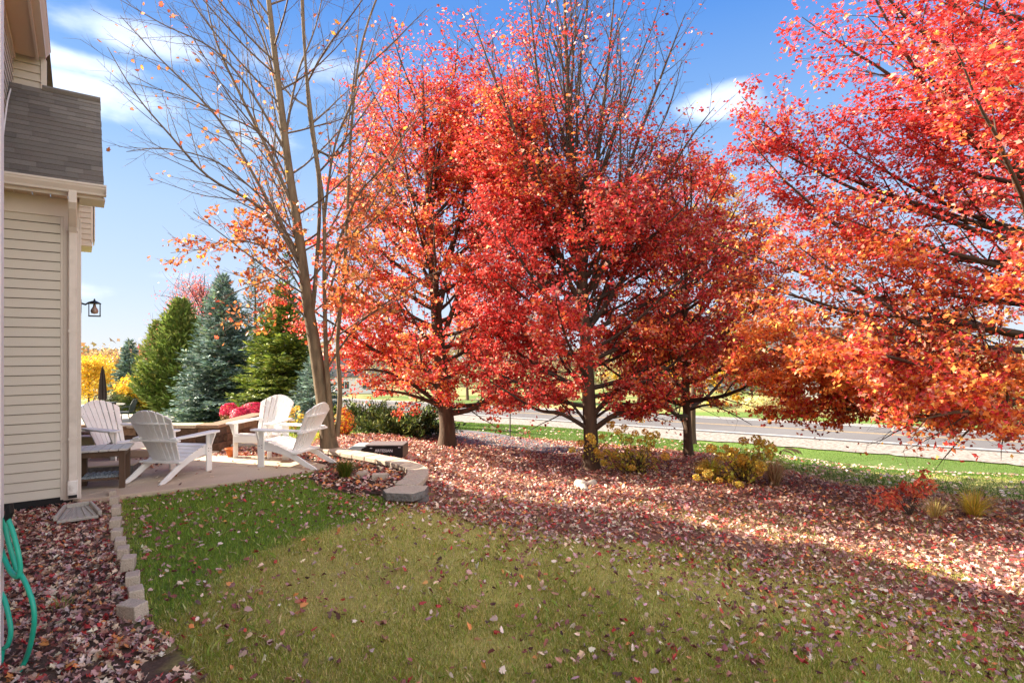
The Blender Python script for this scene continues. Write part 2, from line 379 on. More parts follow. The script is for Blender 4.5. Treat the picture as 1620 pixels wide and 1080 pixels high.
PATHP = [tuple(P(u, v, Y)[:2]) for u, v, Y in ((640,0,13.6),(700,0,13.4),(800,0,12.9),(905,0,12.3),(940,0,13.6),(860,0,15.0),(770,0,16.5),(690,0,17),(560,0,20),(520,0,18))]

def dense_leaf(x, y):
    """expected leaf litter density, 0..1"""
    bl = inpoly(x, y, BED_L); br = inpoly(x, y, BEDR); ib = inpoly(x, y, INBED)
    d = np.where(bl, .95, 0); d = np.where(br, 1.0, d); d = np.where(ib, .9, d)
    return d
xs = np.concatenate([-np.geomspace(600, 9.2, 26), np.arange(-9, 13.01, .16), np.geomspace(13.2, 600, 26)])
ys = np.concatenate([-np.geomspace(300, .3, 10), np.arange(.2, 20.01, .16), np.geomspace(20.3, 900, 60)])
GX, GY = np.meshgrid(xs, ys)
def lush_at(x, y):
    a = .16*(vnoise(x, y, 3.0, 41)-.5)+RNG.normal(0, .11, np.shape(x)); b = .16*(vnoise(x, y, 3.0, 43)-.5)+RNG.normal(0, .11, np.shape(x)); return inpoly(x+a, y+b, LUSH)
GZ = H(GX, GY)
nx, ny = len(xs), len(ys); idx = np.arange(nx*ny).reshape(ny, nx)
quads = np.stack([idx[:-1, :-1], idx[:-1, 1:], idx[1:, 1:], idx[1:, :-1]], -1).reshape(-1, 4)
gx, gy = GX.ravel(), GY.ravel()
lushm = inpoly(gx, gy, LUSH); bedm = dense_leaf(gx, gy) > 0
n1 = vnoise(gx, gy, 1.3, 1)[:, None]; n2 = vnoise(gx, gy, .3, 2)[:, None]
colr = np.array([.35, .32, .09])*(.8+.4*n1)+np.array([.06, .03, .015])*n2
farm_ = (gy > 13)[:, None]; colr = np.where(farm_, np.array([.10, .16, .025])*(.75+.5*n2), colr)
colr = np.where((gy > 45)[:, None] & (n2 > .45), np.array([.28, .24, .09]), colr)
colr = np.where(lushm[:, None], np.array([.13, .19, .04]), colr)
colr = np.where(bedm[:, None], np.array([.17, .085, .06]), colr)
colr = np.where(inpoly(gx, gy, BED_L)[:, None], np.array([.10, .062, .045]), colr)
terr = npmesh('ground', np.stack([gx, gy, GZ.ravel()], 1), quads, colr, True)
tag(link('ground', terr, SOIL), 'sloping lawn and leaf covered ground running down to the road', kind='structure')

def ribbon(name, c0, c1, t0, t1, lift, m, label, thick=0, nt_=160, wob=0):
    ts = np.linspace(t0, t1, nt_); v = []
    for i, t in enumerate(ts):
        for k_, c in enumerate((c0, c1)):
            if wob and k_ == 0: c = c+wob*(vnoise(np.array([t]), np.array([0.]), .45, 3)[0]-.5)+.5*wob*(vnoise(np.array([t]), np.array([3.]), 2.1, 4)[0]-.5)
            p = R0+RD*t+RN*c; v.append((p[0], p[1], -2.82-.0297*t+lift))
    v = np.array(v); f = np.array([(2*i, 2*i+1, 2*i+3, 2*i+2) for i in range(nt_-1)])
    return tag(link(name, npmesh(name, v, f), m), label, kind='structure')
ribbon('road', 0, 7.4, -45, 160, 0, ASPH, 'two lane asphalt road curving past the trees')
ribbon('road_shoulder', -3.6, -.02, -45, 160, -.02, GRAVEL, 'pale gravel shoulder along the near side of the road', wob=1.3, nt_=600)
ribbon('road_shoulder', 7.42, 8.5, -45, 160, -.02, GRAVEL, 'pale strip along the far side of the road')
ribbon('road_edge_line', .42, .56, -45, 160, .005, LINEW, 'white line along the near edge of the road')
ribbon('road_edge_line', 7.0, 7.13, -45, 160, .005, LINEW, 'white line along the far edge of the road')
ribbon('road_centre_line', 3.55, 3.66, -45, 160, .005, LINEY, 'near half of the double yellow centre line')
ribbon('road_centre_line', 3.78, 3.89, -45, 160, .005, LINEY, 'far half of the double yellow centre line')

# grey path under the maples
def sheet(name, poly, zf, m, label=None, step=.3, kind='structure', thick=0, parent=None):
    bm = bmesh.new(); vs = [bm.verts.new((x, y, 0)) for x, y in poly]; bm.faces.new(vs)
    x0 = min(p[0] for p in poly); x1 = max(p[0] for p in poly); y0 = min(p[1] for p in poly); y1 = max(p[1] for p in poly)
    for a in np.arange(x0, x1, step): bmesh.ops.bisect_plane(bm, geom=bm.verts[:]+bm.edges[:]+bm.faces[:], plane_co=(a, 0, 0), plane_no=(1, 0, 0))
    for a in np.arange(y0, y1, step): bmesh.ops.bisect_plane(bm, geom=bm.verts[:]+bm.edges[:]+bm.faces[:], plane_co=(0, a, 0), plane_no=(0, 1, 0))
    bm.normal_update()
    if bm.faces[:] and bm.faces[:][0].normal.z < 0: bmesh.ops.reverse_faces(bm, faces=bm.faces[:])
    q = np.array([v.co[:] for v in bm.verts]); zz = zf(q[:, 0], q[:, 1])
    for v, z in zip(bm.verts, zz): v.co.z = z
    if thick:
        r = bmesh.ops.extrude_face_region(bm, geom=bm.faces[:]); 
        vv = [g for g in r['geom'] if isinstance(g, bmesh.types.BMVert)]
        for v in vv: v.co.z -= thick
    me = bpy.data.meshes.new(name); bm.to_mesh(me); bm.free()
    return tag(link(name, me, m, parent), label, kind=kind)
sheet('path', PATHP, lambda x, y: H(x, y)+.012, PATHM, 'grey gravel path passing behind the maples')

# ------------------------------------------------------------------ patio
PAT = [(-9.5,6.6),(-5.5,6.58),(-4.97,6.55),(-4.2,7.05),(-3.5,7.55),(-2.86,8.06),(-2.75,8.5),(-3.25,8.95),(-3.6,9.22),(-4.95,9.3),(-5.0,9.72),(-9.5,9.72)]
# split into slabs along tooled joints: each slab a part of the patio
patio = empty('patio', (-5, 8, 0)); patio['kind'] = 'structure'; patio['label'] = 'tan broom finished concrete patio under the white chairs'
def clip(poly, a, n, keep):
    outp = []
    for i in range(len(poly)):
        p, q = np.array(poly[i]), np.array(poly[(i+1) % len(poly)])
        dp, dq = (p-a)@n*keep, (q-a)@n*keep
        if dp >= 0: outp.append(tuple(p))
        if dp*dq < 0: outp.append(tuple(p+(q-p)*dp/(dp-dq)))
    return outp
j1 = (np.array([-4.55, 8.0]), np.array([.93, -.37])); j2 = (np.array([-6.6, 8.0]), np.array([.93, -.37])); j3 = (np.array([-4.4, 8.45]), np.array([.05, 1.0]))
for s1 in ((j1, 1),), ((j1, -1), (j2, 1)), ((j2, -1),):
    for s3 in (1, -1):
        pl = PAT
        for (a, n), k in s1: pl = clip(pl, a+n*k*.006, n, k)
        pl = clip(pl, j3[0]+j3[1]*s3*.006, j3[1], s3)
        if len(pl) < 3: continue
        b = MB(); b.prism([(x+5, y-8, -.12) for x, y in pl], (0, 0, .145)); b.obj('slab', CONC, patio, bevel=.006)

# ------------------------------------------------------------------ retaining wall with capstones
wp = [(-1.33,6.8),(-1.27,7.1),(-1.24,7.45),(-1.29,7.85),(-1.46,8.2),(-1.76,8.52),(-2.12,8.82),(-2.53,9.12),(-2.95,9.45),(-3.38,9.78)]
wp = [np.array(p) for p in wp]
seg = [np.linalg.norm(wp[i+1]-wp[i]) for i in range(len(wp)-1)]; cum = np.concatenate([[0], np.cumsum(seg)])
def onwall(s):
    return np.array([np.interp(s, cum, [p[0] for p in wp]), np.interp(s, cum, [p[1] for p in wp])])
rw = empty('retaining_wall', (-1.3, 7.5, 0), label='low curved retaining wall with tan capstones beside the leafless tree', cat='retaining wall')
def stone(s0, s1, w_in, w_out, z0, z1, m, name, gap=.006):
    a, b = onwall(s0), onwall(s1); d = (b-a)/np.linalg.norm(b-a)
    def nrm(s):
        t = onwall(min(s+.12, cum[-1]))-onwall(max(s-.12, 0)); t /= np.linalg.norm(t); return np.array([t[1], -t[0]])
    na, nb = nrm(s0), nrm(s1); a = a+d*gap; b = b-d*gap
    pts = [a+na*w_out, b+nb*w_out, b-nb*w_in, a-na*w_in]
    q = MB(); q.prism([(p[0]+1.3, p[1]-7.5, z0) for p in pts], (0, 0, z1-z0)); return q.obj(name, m, rw, bevel=.012)
s = .16
while s < cum[-1]-.2:
    l = .27+.05*random.random(); stone(s, s+l, .15, .14, .035, .105+.004*random.random(), CAPM, 'capstone'); s += l
s = .02
for zc, (z0, z1) in enumerate(((-.13, .03), (-.31, -.135))):
    s = .1+.12*zc
    while s < cum[-1]-.2:
        l = .3; stone(s, s+l, .12, .10-.015*zc+.01*random.random(), z0, z1, CAPD, 'wall_block'); s += l
# end capstone pointing at the lawn, rough front edge
e = [(-1.53,6.74),(-1.47,6.60),(-1.15,6.55),(-1.03,6.72),(-1.02,6.955),(-1.40,6.965),(-1.47,6.88)]
q = MB(); n_ = len(e); ang = []
top = [(x+1.3, y-7.5, .095) for x, y in e]; c = np.mean(np.array(e), 0)
bot = [(x+1.3+random.uniform(-.015, .015), y-7.5+random.uniform(-.015, .015), .0) for x, y in e]
q.add(top+bot, [tuple(range(n_)), tuple(range(n_, 2*n_))[::-1]]+[(n_+i, n_+(i+1) % n_, (i+1) % n_, i) for i in range(n_)])
o = q.obj('capstone', CAPM, rw, bevel=.012); o['label'] = 'rough fronted end capstone'
o.data.materials.append(CAPD)
for p_ in o.data.polygons:
    if abs(p_.normal.z) < .6: p_.material_index = 1
q = MB(); pr = []
for k in range(14):
    a = 2*math.pi*k/14; rr = .17*(1+.12*random.uniform(-1, 1)); pr.append((.12+rr*math.cos(a), -.62+rr*.9*math.sin(a)))
q.prism([(x, y, -.2) for x, y in pr], (0, 0, .19)); o = q.obj('wall_block', CAPD, rw, bevel=.02); 

# leaf bed held by the wall
sheet('leaf_bed', INBED, lambda x, y: np.maximum(H(x, y)+.008, -.012), SOIL, 'leaf covered bed inside the curved retaining wall', step=.4)
bpy.data.objects['leaf_bed'].data.color_attributes.new('col', 'FLOAT_COLOR', 'POINT')
_a = bpy.data.objects['leaf_bed'].data.color_attributes['col']
_a.data.foreach_set('color', np.tile([.06, .035, .025, 1], len(_a.data)).astype(np.float32))

# ------------------------------------------------------------------ house (local x along the wall to the right, y into the house)
HC = (-5.02, 6.60, 0); HR = math.atan2(.606, .795)
house = empty('house', HC, HR, label='beige sided house corner with grey shingle roof, gutter and downspout', cat='house')
ROW = .107; z = .075; XN = -.69
def board(x0, x1, y, z0, z1, m=SIDING, name='siding_board', par=house, axis='x'):
    # lapped board: bottom proud by 12 mm, a small drip lip
    if axis == 'x':
        pr = [(x0, y, z0+.012), (x0, y-.011, z0+.012), (x0, y-.013, z0), (x0, y-.020, z0), (x0, y-.020, z0+.008), (x0, y-.008, z1-.007), (x0, y, z1-.007)]; off = (x1-x0, 0, 0)
    else:
        pr = [(y, x0, z0), (y+.013, x0, z0), (y+.013, x0, z0+.012), (y+.002, x0, z1), (y, x0, z1)]; off = (0, x1-x0, 0)
    q = MB(); q.prism(pr, off); return q.obj(name, m, par)
zz = .075; proto = None
while zz < 3.24:
    if proto is None: proto = board(XN, -.172, 0, 0, ROW-.001); proto.location = (0, 0, zz)
    else:
        c_ = proto.copy(); COL.objects.link(c_); c_.location = (0, 0, zz)
    zz += ROW
# walls behind the boards (butted 2 mm behind), coloured dark to paint the lap shadow lines
q = MB(); q.box((-6, .003, -.2), (-.05, 3.8, 3.45)); q.box((-.05, .003, .02), (-.002, 3.8, 3.45)); q.obj('wall', mat('lap_shadow_backing', (.10, .075, .055), .9), house)
q = MB(); q.box((-.70, -.03, 3.26), (.0, 0, 3.47)); q.obj('frieze_board', TRIM, house, bevel=.003)
q = MB(); q.box((-.172, -.022, .04), (-.145, 0, 3.26)); q.box((-.145, -.03, .03), (-.002, .0, 3.262)); q.box((-.002, -.03, .03), (.018, .09, 3.262)); q.obj('corner_board', TRIM, house, bevel=.003)
q = MB(); q.box((-.7, -.01, -.15), (.0, .0, .07)); q.obj('foundation', BLACKM, house)
# soffit with grooves, fascia, gutter
for k in range(6):
    x0 = -.72+k*.155; q = MB(); q.box((x0, -.33, 3.47), (x0+.150, .0, 3.482)); q.obj('soffit_panel', SOFFM, house)
q = MB(); q.box((-.72, -.35, 3.44), (.22, -.332, 3.56)); q.obj('fascia', TRIM, house, bevel=.003)
def gutter(par, x0, x1, y, z, name='gutter', axis='x', sgn=-1):
    # K-style profile in (depth, height)
    pr = [(0, .115), (0, .0), (.075, .0), (.082, .022), (.112, .066), (.118, .088), (.126, .092), (.126, .112), (.116, .112), (.112, .096), (.104, .07), (.07, .006), (.008, .006), (.008, .115)]
    q = MB()
    if axis == 'x': q.prism([(x0, y+sgn*d, z+h) for d, h in pr], (x1-x0, 0, 0))
    else: q.prism([(y-sgn*d, x0, z+h) for d, h in pr], (0, x1-x0, 0))
    return q.obj(name, TRIM, par)
gutter(house, -.72, .24, -.35, 3.475)
q = MB(); q.box((.236, -.474, 3.476), (.242, -.352, 3.588)); q.obj('gutter_end_cap', TRIM, house)
# far end of the eave: rake boards
YR, ZR = .95, 5.02; Y0, Z0 = -.42, 3.585
q = MB(); q.prism([(.2, -.35, 3.45), (.2, -.35, 3.55), (.2, YR, ZR-.05), (.2, YR, ZR-.22)], (.022, 0, 0)); q.obj('rake_board', TRIM, house)
q = MB(); q.prism([(-.01, -.33, 3.482), (.2, -.33, 3.482), (.2, YR, ZR-.2), (-.01, YR, ZR-.2)], (0, 0, .01)); q.obj('rake_soffit', SOFFM, house)
q = MB(); q.box((.0, -.33, 3.44), (.235, .07, 3.469)); q.obj('eave_return', TRIM, house, bevel=.004)
# gable end wall above the side wall and the long back slope
q = MB(); q.prism([(-.02, 0, 3.44), (-.02, YR, ZR-.1), (-.02, 3.8, 4.5), (-.02, 3.8, 3.44)], (.018, 0, 0)); q.obj('gable_wall', SIDING, house)
q = MB(); q.prism([(-.9, Y0, Z0-.03), (-.9, YR, ZR-.03), (-.9, YR, ZR-.08), (-.9, Y0, Z0-.08)], (1.12, 0, 0))
q.prism([(-3, YR+.001, ZR-.01), (-3, 3.85, 4.6), (-3, 3.85, 4.54), (-3, YR+.001, ZR-.08)], (3.22, 0, 0)); q.obj('roof', SHINGLES[1], house)
sl = math.hypot(YR-Y0, ZR-Z0); rows = 19; ex = sl/rows; ang_r = math.atan2(ZR-Z0, YR-Y0)
shm = {}
for r_ in range(rows):
    x = -.86-random.random()*.2
    while x < .222:
        wd = random.choice((.12, .16, .2, .25, .3)); x1 = min(x+wd, .222); x0 = max(x, -.86)
        if x1-x0 > .02:
            key = round(x1-x0, 2)
            if key not in shm:
                q = MB(); q.box((0, -.004, -.004), (key-.002, ex+.02, .011)); shm[key] = q.mesh('shingle')
            mi = random.choice((0, 1, 1, 2, 3))
            mk = (key, mi)
            if mk not in shm:
                mm = shm[key].copy(); mm.materials.append(SHINGLES[mi]); shm[mk] = mm
            yy = Y0+math.cos(ang_r)*ex*r_; z_ = Z0+math.sin(ang_r)*ex*r_
            o = link('shingle', shm[mk], (), house, (x0, yy, z_-.028+.010+random.uniform(0, .003)), (ang_r-.06, 0, 0))
        x += wd
q = MB(); q.tube([(-.37, YR, ZR+.0), (.222, YR, ZR+.0)], .045, 6); q.obj('ridge_cap', SHINGLES[1], house)
# downspout: elbow under the gutter, then down the corner board
def rect_tube(q, pts, wx, wy):
    base = len(q.v)
    for i, p in enumerate(pts):
        for sx, sy in ((-1, -1), (1, -1), (1, 1), (-1, 1)): q.v.append((p[0]+sx*wx/2, p[1]+sy*wy/2, p[2]))
    for i in range(len(pts)-1):
        for j in range(4): q.f.append((base+i*4+j, base+i*4+(j+1) % 4, base+(i+1)*4+(j+1) % 4, base+(i+1)*4+j))
    q.f.append((base+3, base+2, base+1, base)); m_ = base+4*(len(pts)-1); q.f.append((m_, m_+1, m_+2, m_+3))
ds = MB(); rect_tube(ds, [(-.06, -.41, 3.49), (-.06, -.41, 3.36), (-.06, -.36, 3.30), (-.06, -.12, 3.14), (-.06, -.075, 3.08), (-.06, -.075, .17)], .078, .062)
dso = ds.obj('downspout', SPOUT, house, bevel=.01)
for zc in (3.1, 1.95, .72):
    q = MB(); q.box((-.105, -.112, zc), (-.015, -.036, zc+.028)); q.obj('strap', SPOUT, dso)
q = MB(); q.box((-.108, -.12, .07), (-.012, -.033, .26)); q.obj('outlet_shoe', mat('chipped_white_shoe', (.78, .74, .70), .6, wear=((.3, .22, .16), 14, .8)), dso, bevel=.006)
q = MB(); q.box((-.1, -.125, .066), (-.02, -.12, .10)); q.obj('outlet_opening', PLASTICK, dso)
# side wall: overhanging bay far down the side, and the lantern
bay = MB(); bay.box((.0, 3.0, 3.40), (.17, 3.75, 4.3)); bo = bay.obj('bay', TRIM, house)
for k in range(8):
    bd = board(.0, .15, 2.998, 3.50+k*.085, 3.50+k*.085+.083, par=bo, m=SIDING)
q = MB(); q.box((.15, 2.985, 3.46), (.178, 3.0, 4.3)); q.box((.19, 3.02, 3.52), (.205, 3.75, 4.3)); q.obj('bay_corner_trim', TRIM, bo)
lan = empty('wall_lantern', (0, 0, 0), label='small bronze wall lantern with round bulb on the side of the house', cat='wall lantern')
lan.parent = None; lp = Matrix.Translation(HC) @ Matrix.Rotation(HR, 4, 'Z') @ Vector((.02, 2.9, 2.42)); lan.location = lp; lan.rotation_euler = (0, 0, HR)
q = MB(); q.box((-.018, -.05, -.1), (.012, .05, .12)); q.obj('back_plate', BLACKM, lan, bevel=.01)
q = MB(); q.tube([(.0, 0, .06), (.06, 0, .04), (.1, 0, .07), (.15, 0, .09)], .014, 8); q.obj('arm', BLACKM, lan, smooth=True)
q = MB(); q.lathe([(.09, 0), (.085, .012), (.05, .035), (.012, .055), (.012, .075), (.0, .085)], (.175, 0, .055)); q.obj('cap', BLACKM, lan)
q = MB()
for sx in (-1, 1):
    for sy in (-1, 1): q.box((.175+sx*.072-.006, sy*.072-.006, -.13), (.175+sx*.072+.006, sy*.072+.006, .058))
q.box((.095, -.08, -.145), (.255, -.064, -.13)); q.box((.095, .064, -.145), (.255, .08, -.13)); q.box((.095, -.064, -.145), (.111, .064, -.13)); q.box((.239, -.064, -.145), (.255, .064, -.13))
q.obj('cage', BLACKM, lan)
q = MB(); q.lathe([(.01, .055), (.02, .04), (.022, .01), (.045, -.03), (.052, -.06), (.04, -.095), (.0, -.105)], (.175, 0, 0)); q.obj('bulb', BULB, lan, smooth=True)

# main two storey block: side wall plane x=XN, eave overhead, long mass that throws the morning shade on the lawn
q = MB(); q.box((-9, -3.95, -.3), (XN-.003, 3.9, 5.56)); q.box((-9, -16, -.3), (-.37, -3.98, 5.56)); q.obj('main_block_wall', SIDING, house)
zz = 3.0
while zz < 5.5:
    board(-3.9, 1.5, XN, zz, zz+ROW-.001, axis='y', name='siding_board'); zz += ROW
q = MB(); q.box((XN, -3.9, 5.57), (-.45, 1.42, 5.58)); q.obj('upper_soffit', SOFFM, house)
q = MB(); q.box((XN+.0, -3.9, 5.50), (XN+.035, 1.42, 5.569)); q.obj('upper_frieze', TRIM, house)
q = MB(); q.box((-.45, -3.9, 5.545), (-.425, 1.43, 5.70)); q.obj('upper_fascia', TRIM, house)
gutter(house, -3.9, 1.44, -.425, 5.60, 'upper_gutter', 'y', -1)
q = MB(); q.prism([(-.31, -16, 5.71), (-4.8, -16, 7.6), (-9.3, -16, 5.71)], (0, 19.9, 0)); q.obj('main_roof', SHINGLES[1], house)
# short wall facing the camera at the end of that eave
q = MB(); q.box((XN, 1.533, 4.5), (-.36, 1.9, 5.9)); q.obj('projection_wall', SIDING, house)
zz = 4.55
while zz < 5.55: board(XN, -.405, 1.53, zz, zz+ROW-.001); zz += ROW
q = MB(); q.box((-.405, 1.50, 4.5), (-.36, 1.53, 5.6)); q.box((-.36, 1.50, 4.5), (-.345, 1.56, 5.6)); q.obj('projection_corner_board', TRIM, house)
q = MB(); q.tube([(XN+.03, 1.45, 5.1), (XN+.03, 1.0, 5.0), (XN+.035, .4, 4.6), (XN+.04, -.1, 4.1), (XN+.04, -.4, 3.7)], .008, 6); q.obj('cable', WHITEP, house)
# near corner trim at the left edge of the picture
q = MB(); q.box((-.372, -4.12, .02), (-.346, -3.975, 5.5)); q.box((-.50, -3.98, .02), (-.346, -3.955, 5.5)); q.obj('near_corner_trim', WHITEP, house, bevel=.004)

def hl(x, y, z): return np.array(Matrix.Translation(HC) @ Matrix.Rotation(HR, 4, 'Z') @ Vector((x, y, z)))
# ------------------------------------------------------------------ hose on its hanger
hose = empty('garden_hose', P(20, 820, 3.15), label='coiled turquoise garden hose hanging by the white corner trim', cat='garden hose')
hb = np.array(hose.location)
def hp(u, v, Y): return tuple(P(u, v, Y)-hb)
def smoothpath(pts, n=8):
    pts = [np.array(p, float) for p in pts]; outp = []
    for i in range(len(pts)-1):
        p0 = pts[max(i-1, 0)]; p1 = pts[i]; p2 = pts[i+1]; p3 = pts[min(i+2, len(pts)-1)]
        for k in range(n):
            t = k/n; outp.append(.5*((2*p1)+(-p0+p2)*t+(2*p0-5*p1+4*p2-p3)*t*t+(-p0+3*p1-3*p2+p3)*t**3))
    outp.append(pts[-1]); return outp
for pts in ([(10,815,3.14),(20,840,3.12),(29,875,3.1),(32,900,3.1),(28,912,3.1),(18,905,3.13),(8,885,3.18),(-4,850,3.25)],
            [(6,818,3.2),(12,850,3.2),(20,880,3.2),(27,905,3.18)],
            [(30,903,3.12),(42,925,3.08),(52,955,3.05),(54,985,3.05),(48,1020,3.08),(40,1044,3.12),(30,1062,3.1)],
            [(-5,930,3.2),(6,945,3.18),(14,975,3.15),(17,1000,3.14),(12,1020,3.14),(4,1028,3.15),(0,1060,3.15)]):
    q = MB(); q.tube(smoothpath([hp(*p) for p in pts]), .0125, 12); q.obj('loop', HOSEM, hose, smooth=True)
q = MB(); q.prism([hp(9,828,3.12), hp(16,812,3.12), hp(14,797,3.12), hp(8,805,3.12), hp(5,820,3.12)], (0, .03, 0)); q.obj('hanger', BLACKM, hose, bevel=.004)

# ------------------------------------------------------------------ adirondack chairs
def chair():
    t = empty('adirondack_chair'); 
    W = WOODW
    for sx in (-1, 1):
        # curved side rail running from the seat front to the rear foot
        up = [(.44, .36), (.30, .375), (.1, .335), (-.1, .27), (-.28, .185), (-.42, .105), (-.54, .045), (-.60, .0)]
        lo = [(-.50, .0), (-.38, .04), (-.2, .13), (-.02, .20), (.2, .245), (.44, .26)]
        q = MB(); q.prism([(sx*.255, y, z) for y, z in up+lo], (sx*.03, 0, 0)); q.obj('side_rail', W, t, bevel=.004)
        q = MB(); q.box((min(sx*.29, sx*.315), .31, 0), (max(sx*.29, sx*.315), .42, .565)); q.obj('leg', W, t, bevel=.004)
        q = MB(); q.prism([(sx*.318, .41, .563), (sx*.318, .41, .40), (sx*.33, .40, .38), (sx*.36, .40, .46), (sx*.40, .40, .563)], (0, -.03, 0)); q.obj('arm_bracket', W, t, bevel=.002)
        ap = [(.235, -.36), (.335, -.36), (.40, -.05), (.425, .3), (.42, .45), (.39, .50), (.27, .50), (.245, .45), (.25, .1)]
        q = MB(); q.prism([(sx*x, y, .567) for x, y in (ap if sx > 0 else ap[::-1])], (0, 0, .026)); q.obj('arm', W, t, bevel=.008)
    for k in range(6):
        y = .43-k*.1; f = k/5; z0 = [.374, .378, .357, .330, .298, .262][k]; sl_ = [0.0, .08, .22, .26, .32, .36][k]
        q = MB(); q.add([(-.29, y-.09, z0-.09*sl_), (.29, y-.09, z0-.09*sl_), (.29, y, z0), (-.29, y, z0), (-.29, y-.09, z0+.022-.09*sl_), (.29, y-.09, z0+.022-.09*sl_), (.29, y, z0+.022), (-.29, y, z0+.022)],
                         [(3,2,1,0),(4,5,6,7),(0,1,5,4),(1,2,6,5),(2,3,7,6),(3,0,4,7)]); q.obj('seat_slat', W, t, bevel=.004)
    q = MB(); q.box((-.285, .425, .26), (.285, .447, .37)); q.obj('front_apron', W, t, bevel=.003)
    # fan back: seven slats
    z0, y0, rake = .235, -.13, .50     # y falls by rake per metre of height
    def bp(x, z, d=0): return (x, y0-(z-z0)*rake-d, z)
    for k in range(7):
        c = k-3; xb, xt = c*.061, c*.0925; wb, wt_ = .053, .081; A_ = lambda x: .995-1.3*x*x
        pts = [bp(xb-wb/2, z0), bp(xb+wb/2, z0)]+[bp(xt+wt_*f_, A_(xt+wt_*f_)) for f_ in (.5, .25, 0, -.25, -.5)]
        curve = .012*abs(c)**1.6/9*3
        pts = [(x, y+curve, z) for x, y, z in pts]
        q = MB(); q.prism(pts, (0, -.02, -.008)); q.obj('back_slat', W, t, bevel=.003)
    q = MB()
    pr = []
    for k in range(9):
        x = -.27+.54*k/8; y = bp(0, .80)[1]-.024+.11*(x/.27)**2*.5; pr.append((x, y))
    q.prism([(x, y, .79) for x, y in pr]+[(x, y-.035, .79) for x, y in pr[::-1]], (0, 0, .022)); q.obj('upper_back_rail', W, t, bevel=.003)
    q = MB(); q.box((-.37, -.37, .54), (.37, bp(0, .55)[1]-.022, .5655)); q.obj('arm_support_rail', W, t, bevel=.003)
    q = MB(); q.box((-.31, -.27, .225), (.31, -.165, .25)); q.obj('lower_back_rail', W, t, bevel=.004)
    for sx in (-1, 1):
        q = MB()
        for (y, z) in ((.34, .30), (.39, .33), (.34, .34)): q.lathe([(.007, 0), (.007, .004)], (0, 0, 0), 6) if 0 else q.box((sx*.3155 if sx > 0 else -.3175, y-.006, z-.006), (sx*.3175 if sx > 0 else -.3155, y+.006, z+.006))
        q.obj('bolt_cover', IRON, t)
    return t
CH = chair()
def place(o, x, y, face, label):
    o.location = (x, y, .026); o.rotation_euler = (0, 0, math.atan2(face[1], face[0])-math.pi/2)
    tag(o, label, 'adirondack chair', 'white adirondack chairs on the patio'); o.scale = (.95, .95, .95)
CB = copy_tree(CH); CC = copy_tree(CH); CD = copy_tree(CH)
place(CH, -5.98, 8.62, (.93, -.36), 'white adirondack chair nearest the house wall, behind the small brown side table')
place(CB, -4.66, 7.82, (.14, .99), 'white adirondack chair seen squarely from behind with its shaded slatted back')
place(CC, -4.10, 9.42, (-.12, -.99), 'white adirondack chair facing the camera in front of the pink bushes')
place(CD, -3.28, 8.55, (-.97, .24), 'white adirondack chair in side view beside the leafless tree trunk')

# ------------------------------------------------------------------ side table and things by it
tb = empty('side_table', (-5.16, 7.18, .026), math.atan2(.22, .31)*.7, label='small brown side table with pale slatted top next to the house corner', cat='side table')
for sx in (-1, 1):
    for sy in (-1, 1):
        q = MB(); q.box((sx*.23-.03, sy*.17-.03, 0), (sx*.23+.03, sy*.17+.03, .47)); q.obj('leg', WOODB, tb, bevel=.003)
for sy in (-1, 1):
    q = MB(); q.box((-.20, sy*.19-.012, .40), (.20, sy*.19+.012, .465)); q.obj('apron', WOODB, tb, bevel=.002)
for sx in (-1, 1):
    q = MB(); q.box((sx*.245-.012, -.14, .40), (sx*.245+.012, .14, .465)); q.obj('apron', WOODB, tb, bevel=.002)
for k in range(6):
    q = MB(); x0 = -.30+k*.1; q.box((x0+.004, -.24, .472), (x0+.096, .24, .496)); q.obj('top_slat', TABLET, tb, bevel=.004)
q = MB(); q.box((-.2, -.17, .11), (.2, .17, .135)); q.obj('shelf', WOODB, tb, bevel=.003)
mt = MB()
for k in range(14):
    for j in range(2):
        mt.box((-.195+k*.028, -.15+j*.15, .136), (-.195+k*.028+.024, -.15+j*.15+.145, .155+.01*((k+j) % 2)))
tag(mt.obj('woven_mat', WOVEN, None, tb.location, tb.rotation_euler), 'grey woven mat lying on the lower shelf of the side table', 'mat')
stp = MB(); stp.box((-.42, -.17, 0), (.22, .17, .16)); stp.obj('step_block', CAPD, None, (-5.38, 7.78, .026), (0, 0, .3), bevel=.01, label='low dark step block behind the side table', cat='step')
stp = MB(); stp.box((-.43, -.18, .0), (.23, .18, .02)); o = stp.obj('step_top', CONC, bpy.data.objects['step_block'], (0, 0, .161), bevel=.004)
# pot
pt = empty('flower_pot', (-4.53, 9.18, .028), label='small orange terracotta pot at the back edge of the patio', cat='flower pot')
q = MB(); q.lathe([(.05, 0), (.08, .10), (.082, .105), (.094, .105), (.097, .14), (.088, .142), (.078, .10), (.05, .09), (.0, .088)]); q.obj('pot_body', TERRA, pt, smooth=True)
q = MB(); q.lathe([(.082, .11), (.03, .118), (.0, .12)]); q.obj('soil', mat('pot_soil', (.05, .03, .02), .95, noise=.3), pt)

